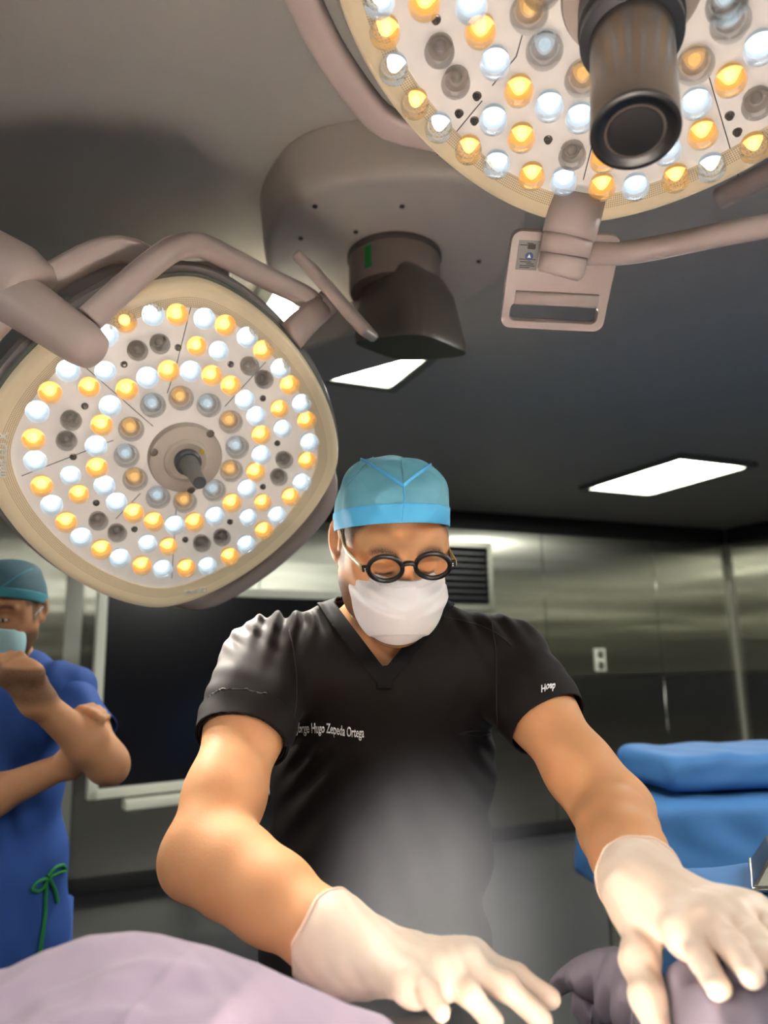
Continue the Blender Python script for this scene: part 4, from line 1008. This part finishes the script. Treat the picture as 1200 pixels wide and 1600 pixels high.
mdR = [P(806, 1524, .760), P(790, 1541, .728), P(733, 1553, .704), P(672, 1554, .686)]
thR = [P(590, 1492, .82), P(650, 1505, .845), P(705, 1530, .83), P(745, 1560, .81)]
gloveR = glove('R', WR, ER, mcR, tiR, mdR, thR, WR, 'white latex glove stretched flat towards the right')
mcL = [P(1076, 1462, .700), P(1112, 1446, .700), P(1146, 1436, .708), P(1172, 1430, .722)]
tiL = [P(1124, 1546, .610), P(1176, 1526, .600), P(1206, 1502, .612), P(1236, 1476, .640)]
mdL = [P(1098, 1502, .652), P(1147, 1482, .645), P(1182, 1466, .655), P(1210, 1450, .680)]
thL = [P(1002, 1440, .765), P(1000, 1500, .725), P(1012, 1556, .69), P(1030, 1612, .665)]
gloveL = glove('L', WL, EL, mcL, tiL, mdL, thL, WL, 'white latex glove with spread fingers pointing down')
# ------------------------------------------------------------------ operating table and drapes
M_drape = mat('lilac_drape', srgb(184, 164, 182), .8, bump=(600, .2, .0005), var=(7, srgb(170, 152, 170)), **{'Sheen Weight': .15})
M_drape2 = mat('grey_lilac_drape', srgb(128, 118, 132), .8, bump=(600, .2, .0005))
M_pad = mat('black_table_pad', srgb(24, 24, 26), .6)
M_blue = mat('blue_drape', srgb(62, 116, 170), .75, bump=(500, .25, .0006), var=(14, srgb(50, 100, 156)))
M_inox = mat('stainless', srgb(170, 168, 160), .25, 1.0)
tab = empty('operating_table', (.1, .68, 0), 'black padded operating table under the lilac drapes', 'table')
box('pad', (2.2, .50, .08), Matrix.Translation(Vector((.1, .66, .90))), M_pad, tab, .02)
box('top_rail', (2.15, .46, .05), Matrix.Translation(Vector((.1, .66, .835))), M_inox, tab, .006)
box('column', (.34, .3, .74), Matrix.Translation(Vector((.1, .66, .44))), M_inox, tab, .02)
box('base', (.9, .5, .07), Matrix.Translation(Vector((.1, .66, .035))), M_dark, tab, .02)

M_field = mat('bounce_towel_cloth', srgb(226, 220, 216), .85, bump=(300, .3, .001))  # unseen towel added to bounce lamp light up to face and ceiling
def fold(x, y, a, lam, ph=0): return np.sin(2*math.pi*(x*math.cos(a)+y*math.sin(a))/lam+ph)
def sheet(name, x0, x1, y0, y1, hz, m, nx=150, ny=110, thick=.003):
    X, Y = np.meshgrid(np.linspace(x0, x1, nx), np.linspace(y0, y1, ny), indexing='ij'); X, Y, Z = hz(X, Y)
    V = np.stack([X.ravel(), Y.ravel(), Z.ravel()], 1); i, j = np.meshgrid(np.arange(nx-1), np.arange(ny-1), indexing='ij'); a = (i*ny+j).ravel()
    Q = np.stack([a, a+ny, a+ny+1, a+1], 1)
    return np_obj(name, V, Q, m, None, solid=thick)
# ridge line of the left drape, measured along its silhouette at y = .66
ridge = [P(px, py, d) for px, py, d in ((-260, 1570, .66), (-120, 1545, .66), (0, 1520, .66), (60, 1492, .66), (130, 1469, .66), (200, 1462, .66), (240, 1466, .66), (330, 1488, .66), (400, 1513, .66), (470, 1545, .655), (540, 1577, .65), (600, 1596, .645), (650, 1640, .63), (690, 1700, .62))]
rx = np.array([p[0] for p in ridge]); ry = np.array([p[1] for p in ridge]); rz = np.array([p[2] for p in ridge])
def left_drape(X, Y):
    zr = np.interp(X, rx, rz, left=rz[0]); yr = np.interp(X, rx, ry)
    t = Y-yr
    drop = np.where(t > 0, 2.4*np.maximum(t-.012, 0)**1.25, .42*np.abs(t)**1.35)
    Z = zr-drop
    front = np.clip((.015-t)/.06, 0, 1)
    crease = lambda a, lam, ph=0: 1-np.abs(np.sin(math.pi*(X*math.cos(a)+Y*math.sin(a))/lam+ph+.35*np.sin(14*X+9*Y)))
    Z = Z + front*(.013*crease(-.75, .085, .3)*np.exp(-((X+.31)/.10)**2)+.009*crease(-.25, .07, .9)*np.exp(-((X+.12)/.10)**2)+.006*crease(-1.1, .05)*np.exp(-((X+.21)/.07)**2)
        +.0012*fold(X+.03*np.sin(37*Y+11*X), Y+.02*np.sin(41*X), .3, .06)*fold(X, Y, 1.2, .045)+.0050*np.exp(-((X+.185-.25*(t+.05))/.005)**2)) - .010*front
    Z = np.maximum(Z, .955+.004*fold(X, Y, .4, .13))
    return X, Y, Z
tag(sheet('surgical_drape', -.95, .002, .36, .91, left_drape, M_drape, 300, 170), 'pale lilac surgical drape humped over the patient at the lower left', 'drape')
def field(X, Y): return X, Y, .985+.006*fold(X, Y, .3, .11)+.005*fold(X, Y, 1.4, .07)-.25*np.maximum(np.abs(Y-.62)-.22, 0)
tag(sheet('bounce_towel', 0.006, .228, .34, .88, field, M_field, 60, 80), 'pale bounce towel added out of sight between the two lilac drapes below the hands', 'towel')
# right drape: a lower mound under the gloved hand, its shade put into the darker cloth
def right_drape(X, Y):
    top_z = 1.102
    q = np.clip((X-.234)/.024, 0, 1); q = q*q*(3-2*q)
    Z = .965+(top_z-.965)*q*np.exp(-(np.maximum(Y-.76, 0)/.06)**2)*np.clip(1-.35*np.maximum(.60-Y, 0)/.2, .3, 1)
    Z = Z+.006*fold(X, Y, 1.05, .09, .6)*q+.004*fold(X, Y, .4, .06)*q+.010*np.exp(-((X-.30-.35*(Y-.6))/.014)**2)*q
    return X, Y, Z
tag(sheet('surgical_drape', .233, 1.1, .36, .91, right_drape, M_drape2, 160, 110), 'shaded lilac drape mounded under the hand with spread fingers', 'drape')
# the standing fold between the hands
def ribbon(name, path, hgt, m, label):
    c = catmull([np.array(p) for p in path], 8); n = len(c); k = 12; V = []
    for i, p in enumerate(c):
        t = nrm(c[min(i+1, n-1)]-c[max(i-1, 0)]); s_ = nrm(np.cross(t, [0, 0, 1]))
        for j in range(k):
            v = j/(k-1); V.append(p-np.array([0, 0, 1])*hgt[min(int(i/n*len(hgt)), len(hgt)-1)]*v + s_*(.018*math.sin(v*3.0)-.010*math.sin(i*.55+v*4)*v))
    Q = np.array([(i*k+j, i*k+k+j, i*k+k+j+1, i*k+j+1) for i in range(n-1) for j in range(k-1)])
    return tag(np_obj(name, np.array(V), Q, m, None, solid=.003), label, 'drape')
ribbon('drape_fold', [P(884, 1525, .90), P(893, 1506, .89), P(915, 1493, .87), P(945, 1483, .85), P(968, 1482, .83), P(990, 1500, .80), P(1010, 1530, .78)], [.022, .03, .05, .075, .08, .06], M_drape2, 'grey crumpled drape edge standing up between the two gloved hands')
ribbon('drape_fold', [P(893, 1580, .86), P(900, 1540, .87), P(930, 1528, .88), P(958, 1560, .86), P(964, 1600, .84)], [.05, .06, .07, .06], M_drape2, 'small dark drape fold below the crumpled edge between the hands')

# ------------------------------------------------------------------ blue draped tables on the right
def soft_box(name, lo, hi, m, parent, X=None, r=.03, amp=.004, h=.012, M=None, flare=0.0):
    lo, hi = np.array(lo), np.array(hi); f = Field(lo-.06, hi+.06, h); g = f.sub(f.lo, f.lo+f.h*f.n); sl, x, y, z = g; c = (lo+hi)/2; hs = (hi-lo)/2
    fl = 1+flare*(hi[2]-z)/(hi[2]-lo[2])
    qx = np.abs(x-c[0])/fl-(hs[0]-r); qy = np.abs(y-c[1])/fl-(hs[1]-r); qz = np.abs(z-c[2])-(hs[2]-r)
    d = np.sqrt(np.maximum(qx, 0)**2+np.maximum(qy, 0)**2+np.maximum(qz, 0)**2)+np.minimum(np.maximum(np.maximum(qx, qy), qz), 0)-r
    d = d + amp*np.sin(26*x+8*np.sin(9*z))*np.sin(9*z+11*y) + amp*.7*np.sin(17*y+5*z)*np.sin(31*x+12*z)
    f.F[:] = d.astype(np.float32); V, Q = f.mesh()
    o = np_obj(name, V, Q, m, parent)
    if M is not None: o.data.transform(M)
    return o
tc_ = P(1024, 1262, 2.35); ty = R_(8)
TM = frame((0, 0, 0), (math.cos(ty), math.sin(ty), 0), (-math.sin(ty), math.cos(ty), 0), (0, 0, 1)); TM.translation = Vector((tc_[0], tc_[1], 0))
e = empty('instrument_table', (tc_[0]+.6, tc_[1]+.3, 0), 'long table under a blue drape standing at the right behind the surgeon', 'table')
soft_box('drape', (0, 0, .55), (1.25, .65, tc_[2]+.002), M_blue, e, r=.035, amp=.005, M=TM, flare=.06)
for (x, y) in ((.08, .08), (1.17, .08), (.08, .57), (1.17, .57)): box('leg', (.03, .03, .58), TM @ Matrix.Translation(Vector((x, y, .29))), M_inox, e, .004)
pk = soft_box('sterile_pack', (.10, .10, tc_[2]+.018), (1.0, .50, tc_[2]+.135), M_blue, None, r=.04, amp=.004, M=TM, h=.01)
tag(pk, 'rolled blue sterile pack lying on the draped table at the right', 'pack')
# nearer stand with a blue drape and a steel tray
mc_ = P(1130, 1352, 1.32); SM = frame((mc_[0], mc_[1], 0), (math.cos(.15), math.sin(.15), 0), (-math.sin(.15), math.cos(.15), 0), (0, 0, 1))
e = empty('instrument_stand', (mc_[0]+.3, mc_[1], 0), 'instrument stand under a bright blue drape at the right edge', 'stand')
zt = P(1130, 1345, 1.42)[2]
soft_box('drape', (-.035, -.26, zt-.22), (.62, .14, zt-.012), M_blue, e, r=.03, amp=.004, M=SM, flare=.10, h=.009)
box('post', (.04, .04, zt-.05), SM @ Matrix.Translation(Vector((.35, -.05, (zt-.05)/2))), M_inox, e, .006)
box('base', (.5, .4, .05), SM @ Matrix.Translation(Vector((.3, -.05, .025))), M_inox, e, .01)
e2 = empty('steel_tray', (0, 0, 0), 'brushed steel tray corner standing on the blue stand at the right edge', 'tray')
t0 = P(1176, 1389, 1.235); a = P(1200, 1336, 1.26)
bm = bmesh.new()
bx0 = t0; U3 = np.array([math.cos(.1), math.sin(.1), 0]); N3 = nrm(ray(1182, 1389)*np.array([1, 1, 0]))
hh = a[2]-t0[2]; sl_ = a[0]-t0[0]
lower = [bx0, bx0+U3*.30, bx0+U3*.30+N3*.2, bx0+N3*.2]; upper = [p+np.array([0, 0, hh])+d_ for p, d_ in zip(lower, (U3*sl_+N3*.02, -U3*sl_+N3*.02, -U3*sl_-N3*.02, U3*sl_-N3*.02))]
vl = [bm.verts.new(p) for p in lower]; vu = [bm.verts.new(p) for p in upper]
bm.faces.new(vl); bm.faces.new(vu)
for i in range(4): bm.faces.new((vl[i], vl[(i+1) % 4], vu[(i+1) % 4], vu[i]))
o = from_bm('body', bm, M_inox, e2, False); o.modifiers.new('bevel', 'BEVEL').width = .004
V, Fc = sweep([p-np.array([0, 0, .002]) for p in lower], 1, 10, closed=True, flat=(.004, .005), ref=(0, 0, 1)); mesh_obj('rolled_edge', V, Fc, M_inox, e2)
e2.location = tuple(bx0); bpy.context.view_layer.update()
for ch in e2.children: ch.matrix_parent_inverse = inv_world(e2)

# ------------------------------------------------------------------ the second staff member
M_gown = mat('blue_scrub_cloth', srgb(44, 84, 158), .8, bump=(400, .25, .0008), var=(9, srgb(38, 72, 142)))
M_cap2 = mat('grey_teal_cap', srgb(70, 104, 116), .75, bump=(300, .2, .0008)); M_cap2b = mat('teal_cap_trim', srgb(64, 142, 156), .7)
M_mask2 = mat('pale_blue_mask', srgb(176, 214, 216), .75); M_green = mat('green_tie', srgb(26, 120, 60), .7)
D2 = 1.86
p2 = empty('person', (P(5, 1300, D2)[0], P(5, 1300, D2)[1], 0), 'staff member in blue scrubs with crossed arms and a hand at the mask', 'person')
O2 = P(9, 956, D2); R2 = axes(R_(4), R_(14), R_(2)); K2 = 1.0
s2R, s2L = P(-122, 1085, D2+.02), P(104, 1082, D2)
e2L, w2L = P(166, 1190, 1.70), P(58, 1094, 1.585)
e2R, w2R = P(-70, 1268, 1.66), P(112, 1192, 1.72)
f = Field(np.minimum.reduce([s2R, e2R, e2L, w2L])-[.14, .2, .7], np.maximum.reduce([s2L, e2L, O2])+[.14, .24, .22], .0045)
L2h = head(f, O2, R2, .96)
nb2 = P(2, 1062, D2+.04); f.cone(nb2, O2+R2 @ np.array([0, -.025, -.055]), .058, .052, .04)
for (y, a, b) in ((1110, .155, .095), (1220, .15, .10), (1330, .155, .10), (1440, .16, .105)): f.ell(P(-4, y, D2+.03), (a*.85, b*.8, .14), None, .06)
f.cone(s2R, s2L, .045, .045, .05); f.cone(s2L, nb2, .042, .055, .05); f.cone(s2R, nb2, .042, .055, .05)
f.chain([s2L, sub(s2L, e2L, .5), e2L], [.050, .046, .042], .03); f.chain([e2L, sub(e2L, w2L, .3), w2L], [.040, .040, .029], .03)
f.chain([s2R, sub(s2R, e2R, .5), e2R], [.050, .046, .042], .03); f.chain([e2R, sub(e2R, w2R, .3), w2R], [.043, .042, .028], .03)
f.ell(P(178, 1204, 1.71), (.022,)*3, None, .04)
kn = [P(54, 1052, 1.555), P(40, 1046, 1.56), P(22, 1048, 1.565), P(5, 1056, 1.575)]
md = [P(32, 1024, 1.585), P(16, 1024, 1.59), P(0, 1028, 1.595), P(-14, 1036, 1.60)]
tp = [P(8, 1034, 1.63), P(-6, 1038, 1.632), P(-16, 1044, 1.635), P(-26, 1052, 1.635)]
hand(f, w2L, kn, tp, md, [sub(w2L, kn[0], .3), P(60, 1062, 1.60), P(40, 1044, 1.63), P(22, 1036, 1.65)], .0088, .0155)
kn = [P(122, 1134, 1.675), P(132, 1140, 1.670), P(142, 1144, 1.665), P(151, 1149, 1.660)]
md = [P(126, 1108, 1.665), P(138, 1112, 1.660), P(149, 1117, 1.658), P(159, 1124, 1.655)]
tp = [P(145, 1102, 1.695), P(155, 1106, 1.695), P(163, 1112, 1.695), P(170, 1120, 1.695)]
hand(f, w2R, kn, tp, md, [w2R, P(112, 1160, 1.68), P(108, 1138, 1.66), P(112, 1118, 1.66)], .0085, .0150)
V, Q = f.mesh(); hm = hairmap(V, O2, R2, .96); np_obj('body', V, Q, M_skin2, p2, {'hair': hm}, smoothing=1)
# scrubs
f = Field(np.minimum.reduce([s2R, e2R])-[.16, .24, .75], np.maximum.reduce([s2L, e2L])+[.16, .3, .2], .0055)
for (y, a, b) in ((1110, .168, .108), (1220, .166, .116), (1330, .170, .118), (1385, .158, .112), (1450, .178, .125), (1560, .185, .13), (1660, .185, .13)): f.ell(P(-4, y, D2+.03), (a, b, .17), None, .05)
f.cone(s2R, s2L, .054, .054, .05); f.cone(s2L, nb2, .048, .064, .05); f.cone(s2R, nb2, .048, .064, .05)
h2L, h2R = sub(s2L, e2L, .62), sub(s2R, e2R, .5)
f.ell(s2L, (.06,)*3, None, .04); f.ell(s2R, (.06,)*3, None, .04)
f.displace(lambda x, y, z: .003*np.sin(38*x+14*z)*np.sin(20*z+6*np.sin(15*x))+.0016*np.sin(75*x-30*z)+wr(x, y, z, P(75, 1110, 1.75), (.8, 0, .6), .07, .05, .006, 0)+wr(x, y, z, P(60, 1300, 1.75), (1, 0, .2), .12, .05, .005, 0))
a2L, a2R = nrm(e2L-s2L), nrm(e2R-s2R)
def neck2(W):
    x = np.abs(W[:, 0]-nb2[0]); z = W[:, 2]-(nb2[2]-.055); fr = sstep(.0, -.06, -(W[:, 1]-nb2[1])); z = z-.06*fr; return np.minimum(np.minimum(.8*z, .075)-x, z)
def cut2(W):
    dL = np.linalg.norm(np.cross(W-s2L, a2L), axis=1); dR = np.linalg.norm(np.cross(W-s2R, a2R), axis=1)
    hl = np.where((W[:, 0] > s2L[0]-.04) & (dL < .1), (W-h2L) @ a2L, -1); hr = np.where((W[:, 0] < s2R[0]+.04) & (dR < .1), (W-h2R) @ a2R, -1)
    return np.maximum.reduce([neck2(W), .66-W[:, 2]])
V, Q = f.mesh(); V, Q = trim(V, Q, cut2); top2 = np_obj('scrub_top', V, Q, M_gown, p2, solid=.002, smoothing=1)
for (sh, el, hem, ax, r0, r1) in ((s2L, e2L, h2L, a2L, .060, .066), (s2R, e2R, h2R, a2R, .058, .061)):
    f = Field(np.minimum(sh, el)-.12, np.maximum(sh, el)+.12, .0045); f.cone(sh-ax*.02, el, r0, r1, 0)
    f.displace(lambda x, y, z: .004*np.sin(55*x+40*z)*np.sin(35*y-30*z)+.002*np.sin(95*z+20*x))
    Vv, Qq = f.mesh(); Vv, Qq = trim(Vv, Qq, lambda W: (W-hem) @ ax); np_obj('sleeve', Vv, Qq, M_gown, top2, solid=.002)
b2 = BVHTree.FromPolygons([tuple(v) for v in V], [tuple(map(int, q)) for q in Q])
hx = P(-4, 1600, D2+.03)
for q in (-1, 1):
    V, Fc = sweep([np.array([hx[0]+q*.085, hx[1], .78]), np.array([hx[0]+q*.10, hx[1]-.01, .45]), np.array([hx[0]+q*.105, hx[1], .08])], [.082, .08, .07], 18); mesh_obj('trouser_leg', V, Fc, M_gown, p2)
    V, Fc = sweep([np.array([hx[0]+q*.105, hx[1]+.06, .045]), np.array([hx[0]+q*.105, hx[1]-.08, .045]), np.array([hx[0]+q*.105, hx[1]-.17, .032])], [.04, .044, .03], 14); mesh_obj('clog', V, Fc, M_shoe, p2)
def cord2(pts, r=.0045, off=.004):
    q = [onto(x, y, off, b2) for x, y in dense(pts, 8)]; q = [p for p in q if p is not None]
    if len(q) > 1: V, Fc = sweep(q, r, 8); mesh_obj('waist_tie', V, Fc, M_green, p2)
for pts in ([(70, 1372), (58, 1378), (50, 1388), (58, 1392), (68, 1384), (74, 1370)], [(74, 1368), (84, 1356), (96, 1352), (100, 1360), (88, 1364), (76, 1370)], [(72, 1370), (70, 1400), (68, 1440), (62, 1490)], [(76, 1372), (84, 1390), (88, 1410)]): cord2(pts)
q = [onto(x, y, .002, b2) for x, y in ((90, 1105), (112, 1106))]
if all(p is not None for p in q): V, Fc = sweep(q, .004, 8); mesh_obj('pocket_trim', V, Fc, M_green, p2)
# cap and mask
f = capfield(O2, R2, .004, .96); c2 = lambda W: tolocal(W, O2, R2, .96)
cut_ = lambda W: (.036-.31*np.maximum(.03-c2(W)[:, 1], -.062)-c2(W)[:, 2])*.9
V, Q = f.mesh(); V, Q = trim(V, Q, cut_); c_ = np_obj('surgical_cap', V, Q, M_cap2, p2, solid=.0015)
V, Q = f.mesh(.0015); V1, Q1 = trim(V, Q, lambda W: np.maximum(cut_(W)-.001, -cut_(W)-.022)); np_obj('cap_band', V1, Q1, M_cap2b, c_, solid=.0015)
V1, Q1 = trim(V, Q, lambda W: np.maximum(np.abs(c2(W)[:, 2]-.055-.9*np.abs(c2(W)[:, 0]))-.0035, np.maximum(.0-c2(W)[:, 1], cut_(W)))); np_obj('cap_piping', V1, Q1, M_cap2b, c_, solid=.0015)
f = Field(O2-.2, O2+.15, .004); s_ = .96
for c, r, k in (((0, .05, -.05), (.068, .068, .072), 0), ((0, .064, -.088), (.058, .055, .058), .04)): f.ell(O2+R2 @ (s_*np.array(c)), np.array(r)*s_, R2, k)
f.cone(O2+R2 @ np.array([0, .096, -.006]), O2+R2 @ np.array([0, .113, -.035]), .01, .014, .03)
V, Q = f.mesh(); V, Q = trim(V, Q, lambda W: np.maximum.reduce([c2(W)[:, 2]+.016+.25*np.maximum(np.abs(c2(W)[:, 0])-.012, 0), .035-c2(W)[:, 1], -.135-c2(W)[:, 2]])); mk = np_obj('face_mask', V, Q, M_mask2, p2, solid=.0016)
V, Fc = sweep(catmull([O2+R2 @ np.array(p) for p in ((-.062, .04, -.026), (-.078, .012, .0), (-.083, -.02, .012))], 6), .0014, 8); mesh_obj('ear_loop', V, Fc, M_mask2, mk)

M_eye = mat('eye_white', srgb(214, 206, 200), .25); M_iris = mat('dark_iris', srgb(30, 20, 16), .2)
for q in (-1, 1):
    for (nm, c, r, m_) in (('eye', (q*.031, .0860, -.0035), (.0105, .0065, .0046), M_eye), ('iris', (q*.031, .0890, -.0038), (.0046, .0046, .0044), M_iris)):
        bm = bmesh.new(); bmesh.ops.create_uvsphere(bm, u_segments=16, v_segments=10, radius=1.0)
        A = R2 @ np.diag(np.array(r)*.96); M4 = Matrix([list(A[i])+[float((O2+R2 @ (.96*np.array(c)))[i])] for i in range(3)]+[[0, 0, 0, 1]])
        bmesh.ops.transform(bm, matrix=M4, verts=bm.verts); e_ = from_bm(nm, bm, m_, p2 if nm == 'eye' else e_)

# ------------------------------------------------------------------ haze volume added to imitate lens glare over the operating field
m = bpy.data.materials.new('glare_haze'); m.use_nodes = True; nt = m.node_tree; nt.nodes.clear()
out = nt.nodes.new('ShaderNodeOutputMaterial'); vs = nt.nodes.new('ShaderNodeVolumeScatter'); vs.inputs['Color'].default_value = (.93, .90, 1, 1); setin(vs, 'Anisotropy', .0)
tc = nt.nodes.new('ShaderNodeTexCoord'); ln = nt.nodes.new('ShaderNodeVectorMath'); ln.operation = 'LENGTH'; link(nt, tc.outputs['Object'], ln.inputs[0])
mr = nt.nodes.new('ShaderNodeMapRange'); mr.interpolation_type = 'SMOOTHERSTEP'; mr.inputs[1].default_value = 1.0; mr.inputs[2].default_value = .1; mr.inputs[3].default_value = 0; mr.inputs[4].default_value = 1
link(nt, ln.outputs['Value'], mr.inputs[0])
nz = nt.nodes.new('ShaderNodeTexNoise'); setin(nz, 'Scale', 1.4); setin(nz, 'Detail', 2.0); link(nt, tc.outputs['Object'], nz.inputs[0])
mu = nt.nodes.new('ShaderNodeMath'); mu.operation = 'MULTIPLY'; link(nt, mr.outputs[0], mu.inputs[0]); link(nt, nz.outputs[0], mu.inputs[1])
m2 = nt.nodes.new('ShaderNodeMath'); m2.operation = 'MULTIPLY'; m2.inputs[1].default_value = 9.0; link(nt, mu.outputs[0], m2.inputs[0]); link(nt, m2.outputs[0], vs.inputs['Density']); link(nt, vs.outputs[0], out.inputs['Volume'])
bm = bmesh.new(); bmesh.ops.create_icosphere(bm, subdivisions=3, radius=1.0); me = bpy.data.meshes.new('glare_volume'); bm.to_mesh(me); bm.free()
o = link_obj('glare_volume', me, m); o.location = (.045, .86, 1.07); o.scale = (.165, .15, .25)
tag(o, 'thin bright haze volume standing in for lens glare above the gloved hands', 'smoke', None, 'stuff')
